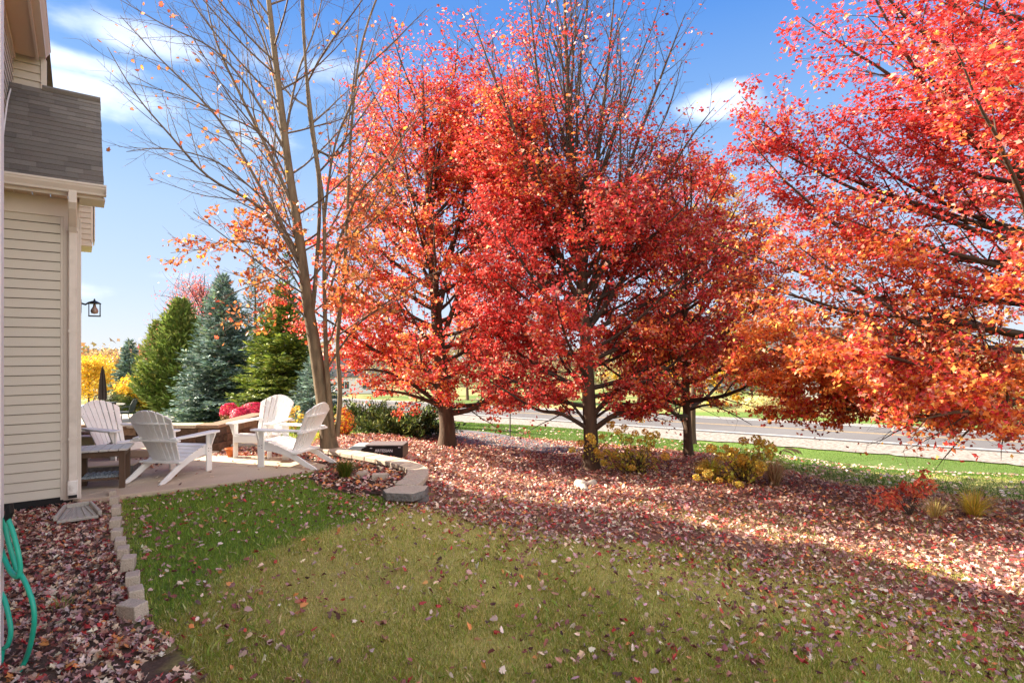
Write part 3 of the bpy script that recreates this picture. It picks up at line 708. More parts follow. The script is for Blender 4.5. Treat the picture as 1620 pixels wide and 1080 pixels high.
# block seat wall behind the chairs
bw = empty('block_wall', (-5.06, 9.85, 0), label='low brown block wall with flat caps behind the white chairs', cat='block wall')
bmesh_cache = {}
def blk(x0, x1, y0, y1, z0, z1, m, name='block'):
    q = MB(); q.box((x0, y0, z0), (x1, y1, z1)); return q.obj(name, m, bw, bevel=.008)
for row in range(3):
    x = -4.4+(.1 if row % 2 else 0)
    while x < 0:
        wd = random.choice((.2, .3, .38)); x1 = min(x+wd, 0); d = random.uniform(-.012, .012)
        if x1-x > .05: blk(x+.004, x1-.004, d, .25, row*.13+.003, row*.13+.127, random.choice(BLOCKS))
        x = x1
    y = .25
    while y < 1.5:
        blk(-.25, random.uniform(-.01, .01), y+.004, y+.30, row*.13+.003, row*.13+.127, random.choice(BLOCKS)); y += .305
x = -4.4
while x < -.05:
    blk(x+.003, min(x+.4, .03)-.003, -.035, .29, .395, .45, CAPM if random.random() < .5 else BLOCKS[1], 'capstone'); x += .4
y = .295
while y < 1.5: blk(-.29, .03, y+.003, y+.39, .395, .45, BLOCKS[1], 'capstone'); y += .395
# front pillar with a solar lamp
pl = empty('block_pillar', (-7.05, 9.2, 0.026), label='short brown block pillar beside the house, in front of the block wall', cat='pillar')
for row in range(3):
    for k in range(3):
        q = MB(); x0 = -.4+k*.27; q.box((x0+.004, random.uniform(-.01, .01), row*.13+.003), (x0+.266, .4, row*.13+.127)); q.obj('block', random.choice(BLOCKS[:2]), pl, bevel=.008)
sl2 = empty('solar_lamp', (-6.78, 9.14, .20), label='cream box lamp fixed on the block pillar', cat='lamp')
q = MB(); q.box((-.11, -.05, 0), (.11, .04, .15)); q.obj('shade', GLOWM, sl2, bevel=.008)
q = MB(); q.box((-.16, -.08, .153), (.14, .06, .175)); q.obj('cap', WHITEP, sl2, bevel=.005)
q = MB(); q.prism([(0,0,0),(1.3,.1,0),(1.3,.22,0),(0,.12,0)], (0,0,.09)); tag(q.obj('kerb', CONC2, None, (-5.02, 10.15, -.03), bevel=.008), 'pale concrete kerb behind the flower pot', kind='structure')
# steps (pale slab) left of the middle chair
q = MB(); q.box((-1.2, -.3, 0), (.5, .3, .12)); tag(q.obj('patio_step', CONC, None, (-5.7, 9.4, .026), bevel=.01), 'pale concrete step at the foot of the block wall', kind='structure')

# black bin behind the wall
bn = empty('storage_bin', (-2.24, 9.95, -.105), -.04, label='low black plastic bin with grey lid rim and white lettering beyond the retaining wall', cat='bin')
q = MB(); q.prism([(-.36, -.2, 0), (.38, -.2, 0), (.38, -.2, .205), (-.24, -.2, .20), (-.33, -.2, .16), (-.36, -.2, .10)], (0, .42, 0)); q.obj('body', PLASTICK, bn, bevel=.01)
q = MB(); q.prism([(-.27, -.215, .205), (.385, -.215, .21), (.385, .22, .21), (-.27, .22, .205)], (0, 0, .018)); q.obj('lid_rim', mat('bin_lid_grey', (.16, .14, .14), .5), bn, bevel=.004)
q = MB(); q.prism([(-.62, -.19, .12), (-.34, -.19, .11), (-.25, -.19, .2), (-.5, -.19, .2)], (0, .4, 0)); q.obj('side_wing', PLASTICG, bn, bevel=.006)
def text(name, body, size, m, parent, loc, rot):
    cu = bpy.data.curves.new(name, 'FONT'); cu.body = body; cu.size = size; cu.extrude = .0015; cu.align_x = 'CENTER'; cu.align_y = 'CENTER'
    cu.resolution_u = 2; cu.materials.append(m); o = bpy.data.objects.new(name, cu); COL.objects.link(o); o.parent = parent; o.location = loc; o.rotation_euler = rot; return o
tx = text('lettering', 'ARTESIAN', .068, LETTER, bn, (.05, -.204, .125), (R(90), 0, 0)); tx.data.offset = .001
me_ = bpy.data.meshes.new_from_object(tx.evaluated_get(bpy.context.evaluated_depsgraph_get())); bpy.data.objects.remove(tx)
link('lettering', me_, LETTER, bn, (.05, -.204, .125), (R(90), 0, 0))
for x0, x1, z_ in ((-.19, -.15, .168), (.30, .34, .185)):
    q = MB(); q.box((x0, -.203, z_-.006), (x1, -.201, z_+.006)); q.obj('marking', LETTER, bn)

# splash block, edging bricks, loose bricks
sp = MB()
sp.prism([(-.10, .27, 0), (.10, .27, 0), (.17, -.27, 0), (-.17, -.27, 0)], (0, 0, .03))
spo = empty('splash_block', (float(P(120, 815, 6.0)[0]), 6.03, .0), HR, label='ribbed concrete splash block below the downspout', cat='splash block')
sp.obj('tray', CONC2, spo, bevel=.006)
for sx in (-1, 1):
    q = MB(); q.prism([(sx*.10, .26, .031), (sx*.125, .27, .031), (sx*.20, -.27, .031), (sx*.165, -.27, .031)][::sx], (0, 0, .045)); q.obj('side_lip', CONC2, spo, bevel=.008)
q = MB(); q.box((-.10, .25, .031), (.10, .275, .075)); q.obj('back_lip', CONC2, spo, bevel=.006)
for k in range(5):
    a = -.06+k*.03; q = MB(); q.prism([(a-.006, .22, .031), (a+.006, .22, .031), (a*2.2+.008, -.26, .031), (a*2.2-.008, -.26, .031)], (0, 0, .012)); q.obj('rib', CONC2, spo)
BR = [(179,778,.19,.09,.05),(181,789,.17,.1,-.03),(184,804,.17,.1,.06),(183,824,.17,.11,-.05),(185,842,.17,.1,.0),(190,857,.16,.1,.14),(195,871,.16,.1,.05),(203,890,.15,.11,-.1),(210,914,.15,.11,.1),(215,937,.15,.11,.28),(210,966,.2,.12,1.25)]
wds = ['topmost edging brick, touching the patio edge','second edging brick below the patio edge','third edging brick from the patio, pressed against the second','fourth edging brick from the patio, slightly turned left','fifth edging brick from the patio, with dark front face',
       'sixth edging brick from the patio, at the kink of the row','middle edging brick just below the kink of the row','tall tilted edging brick below the kink of the row','edging brick third from the lawn end of the row','turned edging brick last but one, set apart from the row','largest edging brick at the lawn end, lying alone across the row']
bmm = None
for i, ((u, v, ln, wd, rz), lb) in enumerate(zip(BR, wds)):
    p = Pz(u, v+3, .03); q = MB(); q.box((-wd*.42, -ln*.42, -.04), (wd*.42, ln*.42, .05+(.02 if i in (7, 10) else 0)))
    tag(q.obj('edging_brick', EDGEB, None, (p[0], p[1], .03), (random.uniform(-.05, .05), random.uniform(-.06, .06), .5+rz*.6), bevel=.008), lb, 'brick', 'edging bricks between the leaf bed and the lawn')
for (u, v, wd, lb) in ((601, 751, .2, 'flat tan paving brick lying in the leaves under the green tuft'), (573, 748, .14, 'half buried brown brick at the foot of the green tuft')):
    p = Pz(u, v, .05); q = MB(); q.box((-wd/2, -.06, -.05), (wd/2, .06, .03)); tag(q.obj('loose_brick', EDGEB, None, (p[0], p[1], .04), (0, 0, random.uniform(-.1, .1)), bevel=.006), lb, 'brick')

def rock(u, v, Y, s, lb, sq=(1, .8, .7)):
    p = ground(u, v, Y); bm = bmesh.new(); bmesh.ops.create_icosphere(bm, subdivisions=3, radius=1)
    ph = [random.uniform(0, 6) for _ in range(6)]
    for vv in bm.verts:
        c = vv.co; k = 1+.14*math.sin(c.x*3.1+ph[0])*math.cos(c.y*2.7+ph[1])+.10*math.sin(c.z*4+ph[2]+c.x*2)
        k = min(k, 1.05-.1*math.sin(ph[3]+c.y)); vv.co = Vector((c.x*k*s*sq[0], c.y*k*s*sq[1], c.z*k*s*sq[2]))
    me = bpy.data.meshes.new('rock'); bm.to_mesh(me); bm.free()
    tag(link('rock', me, ROCKM, None, (p[0], p[1], p[2]+s*.35), (0, 0, random.uniform(0, 3))), lb, 'rock', 'rocks on the leaf bed')
rock(918, 757, 9.0, .11, 'tall pale rock at the left of the rock cluster'); rock(921, 764, 8.7, .10, 'white rock in front of the rock cluster', (1.1, .7, .6)); rock(937, 755, 9.1, .085, 'small tan rock at the right of the rock cluster')

# signpost rod by the path
rod = ground(807, 688, 15.5)
q = MB(); q.tube([(0, 0, -.1), (0, 0, 1.75)], .018, 8); tag(q.obj('marker_post', STEELP, None, rod, smooth=True), 'thin dark metal marker post on the grass before the road', 'post')

# ------------------------------------------------------------------ fallen leaves
PALF = [(.46,.22,.15),(.74,.52,.38),(.28,.09,.085),(.52,.06,.055),(.84,.66,.54),(.72,.29,.10),(.58,.34,.34),(.15,.07,.06),(.47,.32,.28)]
WF = [16, 20, 14, 8, 14, 5, 12, 7, 8]
def litter(name, x, y, z, size, tmpl, tilt, label, pal=PALF, wts=WF, lift=.012):
    n = len(x); pos = np.stack([x, y, z+lift*RNG.random(n)+.006], 1)
    nr = np.stack([RNG.normal(0, tilt, n), RNG.normal(0, tilt, n), np.ones(n)], 1)
    s = size*RNG.uniform(.65, 1.25, n); c = pick(n, pal, wts)
    sc_ = np.stack([s*RNG.uniform(.6, 1.05, n), s, s*RNG.uniform(-1.1, 1.6, n)], 1)
    m = scatter(name, tmpl[0], tmpl[1], pos, nr, RNG.uniform(0, 6.28, n), sc_, c)
    return tag(link(name, m, FALLEN), label, 'leaves', kind='stuff')
def rand_in(poly, dens):
    pl = np.array(poly); x0, y0 = pl.min(0); x1, y1 = pl.max(0); n = int((x1-x0)*(y1-y0)*dens)
    x = RNG.uniform(x0, x1, n); y = RNG.uniform(y0, y1, n); k = inpoly(x, y, poly); return x[k], y[k]
def visible(x, y, m=60):
    u, v = proj(x, y, H(x, y)); return (y > 2.6) & (u > -m) & (u < 1620+m) & (v < 1080+m*1.5)
x, y = rand_in(BED_L, 1150); k = visible(x, y); x, y = x[k], y[k]
bare = np.hypot((x-hit(265, 1055)[0])/.11, (y-hit(265, 1055)[1])/.13) > 1
k = bare & (vnoise(x, y, 1.7, 8) > .10) & ~((np.abs(x-spo.location.x) < .2) & (np.abs(y-spo.location.y) < .22)); x, y = x[k], y[k]
litter('fallen_leaves', x, y, H(x, y), .052, curled(LEAF1, 1.0), .7, 'thick curled brown and pink leaves filling the bed along the house', lift=.03)
x, y = rand_in(BEDR, 500); k = visible(x, y); x, y = x[k], y[k]; 
dcam = np.hypot(x, y); k = RNG.random(len(x)) < np.clip(1.35-dcam/22, .55, 1)*np.where(inpoly(x, y, PATHP), .45, 1); x, y = x[k], y[k]
nearm = y < 6.8
PALR = PALF; WR = [22, 15, 18, 14, 10, 9, 9, 6, 8]
litter('fallen_leaves', x[nearm], y[nearm], H(x[nearm], y[nearm]), .054, curled(LEAF1, .9), .6, 'dense carpet of fallen maple leaves at the front of the maple bed', wts=WR, lift=.035)
litter('fallen_leaves', x[~nearm], y[~nearm], H(x[~nearm], y[~nearm]), .064, curled(LEAF0, .9), .6, 'carpet of fallen maple leaves under the red maples', wts=WR, lift=.045)
x, y = rand_in(INBED, 420); litter('fallen_leaves', x, y, 0*x-.005, .062, curled(LEAF1, .8), .5, 'fallen leaves in the bed behind the curved retaining wall', wts=[10,14,12,14,14,18,8,3,4], lift=.03)
# scattered over the lawn: thicker towards the bed edge and the patio
x = RNG.uniform(-4.6, 6.5, 36000); y = RNG.uniform(2.7, 8.3, 36000)
k = visible(x, y) & ~inpoly(x, y, BED_L) & ~inpoly(x, y, BEDR) & ~inpoly(x, y, INBED) & ~inpoly(x, y, PAT); x, y = x[k], y[k]
edge = np.array([hit(u, v) for u, v in ((655,800),(780,828),(900,850),(1040,862),(1180,885),(1330,915),(1480,955),(1620,1005))])
dist = np.full(len(x), 9.)
for i in range(len(edge)-1):
    a, b = edge[i], edge[i+1]; t = np.clip(((x-a[0])*(b-a)[0]+(y-a[1])*(b-a)[1])/((b-a)@(b-a)), 0, 1); dist = np.minimum(dist, np.hypot(x-a[0]-t*(b-a)[0], y-a[1]-t*(b-a)[1]))
dn = .155+.75*np.exp(-dist/.28)+.42*np.exp(-dist/.8)*vnoise(x, y, 2.5, 3)
dn *= (.35+1.3*vnoise(x, y, 1.9, 6)**1.3*1.1)*(1+1.7*sstep(.05, .8, x/y))
dn += np.where(inpoly(x, y, LUSH), .10*vnoise(x, y, 2.2, 4), 0)
k = RNG.random(len(x)) < dn; x, y = x[k], y[k]
litter('scattered_leaves', x, y, H(x, y)+.016, .046, curled(LEAF2, 1.0), .6, 'single fallen leaves scattered over the lawn', wts=[18, 12, 18, 9, 10, 6, 14, 14, 12], lift=.016)
# behind-patio leaf strip and pieces on the patio and road side grass
xs_, ys_ = RNG.uniform(-5.0, -3.2, 1500), RNG.uniform(9.25, 10.15, 1500); k = ~inpoly(xs_, ys_, PAT)
litter('fallen_leaves', xs_[k], ys_[k], H(xs_[k], ys_[k])+.01, .075, curled(LEAF1, .9), .5, 'fallen leaves in the strip behind the patio', wts=WR, lift=.03)
x = RNG.uniform(-6.3, -2.9, 60); y = RNG.uniform(7.0, 9.4, 60); k = inpoly(x, y, PAT)
litter('scattered_leaves', x[k], y[k], 0*x[k]+.028, .06, curled(LEAF1, .9), .35, 'few brown leaves lying on the patio')
xs_, ys_ = RNG.uniform(-5.85, -5.25, 240), RNG.uniform(8.3, 8.95, 240)
litter('fallen_leaves', xs_, ys_, 0*xs_+.028, .06, curled(LEAF1, .9), .45, 'drift of leaves on the patio between the two left chairs', lift=.02)
x = RNG.uniform(-1, 16, 22000); y = RNG.uniform(8, 22, 22000); t_, c_ = road_tc(x, y)
k = visible(x, y) & ~inpoly(x, y, BEDR) & (c_ < -3.6) & (x/y > -.06); x, y = x[k], y[k]
k = RNG.random(len(x)) < .06+.16*(x/y > .42)*vnoise(x, y, .8, 2); x, y = x[k], y[k]
litter('scattered_leaves', x, y, H(x, y)+.03, .085, curled(LEAF1, .6), .35, 'pale fallen leaves scattered over the grass before the road', wts=[5, 22, 3, 3, 30, 4, 10, 1, 12])

# ------------------------------------------------------------------ grass
BL = (np.array([(-.5, 0, 0), (.5, 0, 0), (.25, .25, .62), (.0, .75, 1.)]), np.array([(0, 1, 2), (0, 2, 3)]))
BL1 = (np.array([(-.5, 0, 0), (.5, 0, 0), (.0, .6, 1.)]), np.array([(0, 1, 2)]))
def grass(name, x, y, hgt, wid, pal, wts, label, bend=.6, tall=None, BL=None):
    BL = BL or globals()['BL']
    n = len(x); z = H(x, y)-.004; pos = np.stack([x, y, z], 1)
    nr = np.stack([RNG.normal(0, .35, n), RNG.normal(0, .35, n), np.ones(n)], 1)
    h = hgt*RNG.uniform(.55, 1.3, n)*(1 if tall is None else tall)
    sz = np.stack([wid*RNG.uniform(.7, 1.3, n), h*bend*RNG.uniform(0, 1.3, n), h], 1)
    c = pick(n, pal, wts, .18)
    return tag(link(name, scatter(name, BL[0], BL[1], pos, nr, RNG.uniform(0, 6.28, n), sz, c), GRASSM), label, 'grass', kind='stuff')
PG = [(.44,.44,.09),(.55,.52,.15),(.76,.66,.30),(.28,.35,.05),(.64,.51,.22)]
n = 470000; u_ = RNG.uniform(0, 1, n); y = 2.55+u_**1.5*5.8; x = RNG.uniform(-.98, .98, n)*y
k = visible(x, y, 30) & ~inpoly(x, y, BED_L) & ~inpoly(x, y, PAT) & ~inpoly(x, y, INBED) & ~lush_at(x, y); x, y = x[k], y[k]
br = inpoly(x, y, BEDR); k = ~br | (RNG.random(len(x)) < .5*(vnoise(x, y, 1.4, 12) > .55)*(y < 8)); x, y = x[k], y[k]
pt_ = vnoise(x, y, .9, 21)+.5*vnoise(x, y, 3.5, 22)
g1 = RNG.random(len(x)) < sstep(.45, 1.1, pt_)
grass('lawn_grass', x[g1], y[g1], .034, .0048, PG, [30, 22, 12, 26, 8], 'short olive green lawn grass in the foreground')
grass('lawn_grass', x[~g1], y[~g1], .028, .0042, PG, [16, 26, 30, 8, 18], 'straw tinged dry patches of the foreground lawn', BL=BL1)
x, y = rand_in([(-5.2,2.8),(-.6,2.8),(-.6,8.6),(-5.2,8.6)], 8000); k = visible(x, y, 20) & lush_at(x, y) & ~inpoly(x, y, PAT) & ~inpoly(x, y, INBED) & ~inpoly(x, y, BED_L) & ~inpoly(x, y, BEDR); x, y = x[k], y[k]
grass('lush_grass', x, y, .042, .0052, [(.25,.40,.05),(.35,.48,.07),(.15,.27,.03),(.46,.50,.12)], [35, 25, 30, 8], 'deep green thick grass between the edging bricks and patio', BL=BL1)
n_ = 9000; yw = 2.6+RNG.random(n_)**1.4*5.2; xw = RNG.uniform(-.9, .98, n_)*yw; k = visible(xw, yw, 20) & ~inpoly(xw, yw, BED_L) & ~inpoly(xw, yw, PAT) & ~inpoly(xw, yw, INBED) & (vnoise(xw, yw, 2.6, 55) > .45)
grass('long_grass', xw[k], yw[k], .062, .0042, [(.36,.42,.08),(.62,.56,.28),(.24,.32,.05)], [4, 3, 4], 'longer uneven blades standing up out of the mown lawn', bend=1.1)
n = 150000; y = 8.5+RNG.random(n)**.8*20; x = RNG.uniform(-.1, 1.0, n)*y; t_, c_ = road_tc(x, y)
k = visible(x, y, 20) & ~inpoly(x, y, BEDR) & ~inpoly(x, y, PATHP) & (c_ < -3.0+.8*vnoise(t_, t_*0, .7, 3)); x, y = x[k], y[k]
grass('verge_grass', x, y, .055, .013, [(.09,.17,.02),(.12,.21,.03),(.06,.12,.018),(.2,.22,.06)], [34, 30, 26, 8], 'mown green grass between the maples and the road', bend=.9, BL=BL1)
n = 45000; y = 10.3+RNG.random(n)*20; x = RNG.uniform(-.72, -.25, n)*y; x, y = x, y
k = (np.hypot((x+20.5)/5.8, (y-28)/3.4) > .98) & ~inpoly(x, y, BEDR); x, y = x[k], y[k]
grass('neighbour_grass', x, y, .06, .016, [(.16,.24,.025),(.22,.30,.03),(.10,.17,.02)], [34, 34, 24], 'sunlit lawn strip behind the patio by the conifers', bend=.9, BL=BL1)

# ------------------------------------------------------------------ trees
def tube_batch(paths):
    """paths: list of (pts (n,3), radii (n)) with k sides; returns verts, quads"""
    V = []; Q = []; base = 0
    groups = {}
    for pts, rad, k in paths: groups.setdefault((len(pts), k), []).append((pts, rad))
    for (n, k), lst in groups.items():
        A = np.array([p for p, _ in lst]); Rr = np.array([r for _, r in lst]); m = len(lst)
        T = np.empty_like(A); T[:, 1:-1] = A[:, 2:]-A[:, :-2]; T[:, 0] = A[:, 1]-A[:, 0]; T[:, -1] = A[:, -1]-A[:, -2]
        T /= np.linalg.norm(T, axis=2, keepdims=True)+1e-9
        ref = np.where(np.abs(T[:, :1, 2:3]) > .8, np.array([1., .01, 0]), np.array([.01, 0, 1.]))
        ref = np.broadcast_to(ref, A.shape)
        X = ref-T*(ref*T).sum(2, keepdims=True); X /= np.linalg.norm(X, axis=2, keepdims=True)+1e-9; Y = np.cross(T, X)
        a = np.arange(k)*2*np.pi/k
        v = A[:, :, None, :]+(X[:, :, None, :]*np.cos(a)[None, None, :, None]+Y[:, :, None, :]*np.sin(a)[None, None, :, None])*Rr[:, :, None, None]
        V.append(v.reshape(-1, 3))
        i = np.arange(m)[:, None, None]*(n*k)+np.arange(n-1)[None, :, None]*k; j = np.arange(k)[None, None, :]; j2 = (j+1) % k
        q = np.stack([i+j, i+j2, i+k+j2, i+k+j], -1).reshape(-1, 4)+base; Q.append(q); base += m*n*k
    return np.concatenate(V), np.concatenate(Q)
def layer(p, s=1.0, seed=0):
    """clump noise flattened into horizontal layers"""
    q = p*np.array([.75, .75, 2.4]); return vnoise3(q, s, seed)
def unit(v): return v/(np.linalg.norm(v)+1e-9)
def grow(p, d, length, n, up, wob, rg):
    pts = [np.array(p, float)]; d = unit(np.array(d, float)); st = length/n
    for i in range(n):
        d = unit(d+np.array([0, 0, up])*st+rg.normal(0, wob, 3)*math.sqrt(st)); pts.append(pts[-1]+d*st)
    return np.array(pts)
def at(path, t):
    f = t*(len(path)-1); i = min(int(f), len(path)-2); a = f-i; return path[i]*(1-a)+path[i+1]*a, unit(path[i+1]-path[i])
def perp(d, ang, az, rg=None):
    a = np.array([0, 0, 1.]) if abs(d[2]) < .95 else np.array([1., 0, 0]); x = unit(np.cross(d, a)); y = np.cross(d, x)
    return unit(d*math.cos(ang)+(x*math.cos(az)+y*math.sin(az))*math.sin(ang))

def tree(name, base, stems, limbs, label, cat='tree', bark=BARKD, twig=TWIG, sub_step=.26, sub_len=.42, twig_step=.13, twig_len=.26, leaves=30000, leaf_size=.08, tmpl=LEAF1,
         leafp=None, leafc=None, seed=1, sides=12, droop=.5, group=None, limb_up=.28, twig_sides=3, clust=.05, leafmat=LEAFM, sub_ang=.75, flare=1.5, twig_keep=.45, sub_k=3, arclen=True):
    """stems: list of (points, r0, r1); limbs: list of (stem, t, azimuth, elevation, length, radius) or (stem, t, points, radius)"""
    rg = np.random.default_rng(seed); base = np.array(base, float)
    root = empty(name, base, label=label, cat=cat, group=group)
    spaths = []; tr = []
    for si, (pts, r0, r1) in enumerate(stems):
        pp = np.array(smoothpath([np.array(p)-base for p in pts], 5))
        if arclen:
            dl = np.concatenate([[0], np.cumsum(np.linalg.norm(np.diff(pp, axis=0), axis=1))]); q_ = np.linspace(0, dl[-1], 40); pp = np.stack([np.interp(q_, dl, pp[:, i]) for i in range(3)], 1)
        tt = np.linspace(0, 1, len(pp)); rr = r0+(r1-r0)*tt**.85
        if si == 0:
            zz_ = pp[:, 2]; rr = rr*(1+(flare-1)*np.exp(-np.clip(zz_+.05, 0, 9)/.12))
        tr.append((pp, rr, sides)); spaths.append((pp, rr))
    v, q = tube_batch(tr); link('trunk', npmesh('trunk', v, q, smooth=True), bark, root)
    tips = []   # (point, direction, parent limb index)
    for li, lm in enumerate(limbs):
        sp_, rad = spaths[lm[0]]; p, d = at(sp_, lm[1]); rs = float(np.interp(lm[1], np.linspace(0, 1, len(rad)), rad))
        if len(lm) == 6:
            _, _, az, el, ln, r0 = lm; dd = np.array([math.cos(az)*math.cos(el), math.sin(az)*math.cos(el), math.sin(el)])
            path = grow(p, dd, ln, max(5, int(ln/.28)), limb_up, .10, rg)
        else:
            pts = [p]+[np.array(a)-base for a in lm[2]]; r0 = lm[3]; path = np.array(smoothpath(pts, 4)); ln = np.linalg.norm(np.diff(path, axis=0), axis=1).sum()
        r0 = min(r0, rs*.8); tt = np.linspace(0, 1, len(path)); rr = r0*(1-tt)**.9+.0045
        paths = [(path, rr, 7 if r0 > .03 else 5)]
        n_sub = max(2, int(ln/sub_step)); az0 = rg.uniform(0, 6.28)
        fine = []
        for k in range(n_sub):
            t = .16+.82*(k+rg.uniform(-.3, .3))/n_sub; t = min(max(t, .08), .98)
            ps, ds_ = at(path, t); az0 += 2.4+rg.uniform(-.5, .5)
            sl_ = (sub_len*ln*(1-t)**.6*rg.uniform(.6, 1.15)+.16); dd = perp(ds_, sub_ang*rg.uniform(.7, 1.25), az0)
            sp2 = grow(ps, dd, sl_, max(3, int(sl_/.2)), limb_up*.7-.05, .16, rg); rs2 = max(.0035, rr[min(int(t*(len(rr)-1)), len(rr)-1)]*.42)
            fine.append((sp2, np.linspace(rs2, .0025, len(sp2)), sub_k)); n_t = max(1, int(sl_/twig_step)); a2 = rg.uniform(0, 6)
            for j in range(n_t):
                tt2 = .2+.8*(j+rg.uniform(0, 1))/n_t; pq, dq = at(sp2, min(tt2, .99)); a2 += 2.4
                tl = twig_len*rg.uniform(.5, 1.3); d3 = perp(dq, .8*rg.uniform(.5, 1.2), a2); sp3 = grow(pq, d3, tl, 3, .2, .25, rg)
                (fine.append((sp3[::3] if twig_keep < 1 else sp3, np.linspace(.0026, .0012, 2 if twig_keep < 1 else 4), twig_sides)) if rg.random() < twig_keep else None); tips.append(sp3[1]); tips.append(sp3[2]); tips.append(sp3[3])
            tips.append(sp2[-1])
        v, q = tube_batch(paths+fine); link('branch', npmesh('branch', v, q, smooth=True), bark if r0 > .05 else twig, root)
    if leaves and tips:
        T = np.array(tips); Tw = T+base
        pr = np.ones(len(T)) if leafp is None else leafp(Tw); pr = np.clip(pr, 0, None)
        if pr.sum() > 0:
            i = rg.choice(len(T), leaves, p=pr/pr.sum()); pos = T[i]+rg.normal(0, 1, (leaves, 3))*np.array([1.3, 1.3, .55])*clust; pos[:, 2] -= abs(rg.normal(0, clust*.6, leaves))
            out_ = pos-np.array([0, 0, pos[:, 2].mean()]); out_ /= np.linalg.norm(out_, axis=1, keepdims=True)+1e-6
            nr = rg.normal(0, .55, (leaves, 3))+np.array([0, 0, .75])+out_*droop
            nr[:, 2] = np.where(rg.random(leaves) < .2, -nr[:, 2], nr[:, 2])
            c = leafc(pos+base, rg); s_ = leaf_size*rg.uniform(.6, 1.2, leaves)
            sc_ = np.stack([s_*rg.uniform(.5, 1.0, leaves), s_, s_*rg.uniform(-.6, 1.6, leaves)], 1)
            m = scatter('crown', tmpl[0], tmpl[1], pos, nr, rg.uniform(0, 6.28, leaves), sc_, c)
            o = link('crown', m, leafmat, root); o['kind'] = 'stuff'
    return root
def limbset(rg, n, stem, t0, t1, lenf, elf, rad, az0=0, jit=.35):
    o = []
    for k in range(n):
        f = (k+rg.uniform(-.3, .3))/max(1, n-1); f = min(max(f, 0), 1); t = t0+(t1-t0)*f; az = az0+2.39996*k+rg.uniform(-jit, jit)
        o.append((stem, t, az, elf(f), lenf(f, az)*rg.uniform(.85, 1.12), rad*(1-.65*f)))
    return o
RED = np.array([.72, .075, .06]); CRI = np.array([.66, .052, .072]); ORG = np.array([.80, .22, .055]); GLD = np.array([.88, .50, .11]); DRK = np.array([.34, .05, .04]); PNK = np.array([.86, .42, .31])
def maplecol(orange=.25, gold=.05, dark=.1, pink=.12, sc=.9, seed=0, hi=None):
    def f(p, rg):
        n = len(p); a = vnoise3(p, sc, seed); b = vnoise3(p, sc*2.7, seed+5); g = rg.random(n); c = np.tile(RED, (n, 1))
        og = orange+(a-.5)*1.2+(b-.5)*.5
        if hi is not None: og = og+hi(p)
        c = np.where((g < og)[:, None], ORG, c); g2 = rg.random(n); c = np.where((g2 < gold*(1+3*(a-.4)))[:, None] & (g < og+.2)[:, None], GLD, c)
        g3 = rg.random(n); c = np.where((g3 < dark)[:, None], DRK, c); c = np.where((g3 > 1-pink)[:, None], PNK, c); c = np.where(((g3 > .4) & (g3 < .6) & (b > .5))[:, None], CRI, c)
        return np.clip(c*(1+rg.normal(0, .24, (n, 1))), .004, .9)
    return f
rg = np.random.default_rng(5)

# left red maple
bL = ground(706, 706, 12.5); 
stL = [([bL+[0,0,-.15], P(708,680,12.5), P(704,640,12.5), P(694,540,12.55), P(685,430,12.6), P(676,280,12.6), P(668,130,12.6)], .185, .03)]
lL = limbset(rg, 36, 0, .12, .95, lambda f, a: (3.4-1.6*f)*(1.0+.12*math.cos(a-3.1)), lambda f: .04+.84*f, .05)
lL += limbset(rg, 9, 0, .25, .72, lambda f, a: 3.7-1.2*f, lambda f: .18+.5*f, .05, 0) and [(0, .22+.055*k, 3.1+rg.uniform(-.5, .5), .2+.05*k, 3.5-.14*k, .05) for k in range(9)]
lL += [(0, .28+.07*k, rg.uniform(-.5, .4), .2+.09*k, 3.0-.1*k, .045) for k in range(7)]
lL += [(0, .105, [P(752,645,12.3), P(790,615,12.2), P(840,590,12.1)], .07), (0, .115, [P(680,635,12.3), P(630,620,12.0), P(575,615,11.8)], .06),
       (0, .12, [P(640,600,12), P(590,585,11.8), P(540,590,11.6)], .05), (0, .28, [P(740,420,12.6), P(790,270,12.6), P(820,130,12.6)], .06), (0, .35, [P(730,330,12.5), P(760,200,12.5), P(770,90,12.5)], .045),
       (0, .5, [P(640,260,12.6), P(630,150,12.6), P(640,70,12.6)], .035), (0, .42, [P(640,350,12.4), P(600,240,12.3), P(590,150,12.2)], .035), (0, .6, [P(700,200,12.5), P(720,110,12.5), P(725,50,12.5)], .035), (0, .45, [P(745,320,12.3), P(810,220,12.2), P(850,140,12.1)], .04)]
def lpL(p):
    u, v = proj(p[:, 0], p[:, 1], p[:, 2]); a = layer(p, 1.35, 4)
    return (.30+1.7*sstep(.34, .64, a))*(.10+sstep(20, 230, v)*(1-.72*sstep(300, 180, v)*sstep(705, 660, u)))*np.where(v > 652+12*np.sin(u*.05), .06, 1)
tree('red_maple', bL, stL, lL, 'large red maple left of centre, its trunk beside the dark spreading juniper', leaves=96000, leaf_size=.074, tmpl=KITE, leafp=lpL, leafc=maplecol(.34, .06, .14, .11, .8, 1), seed=21)
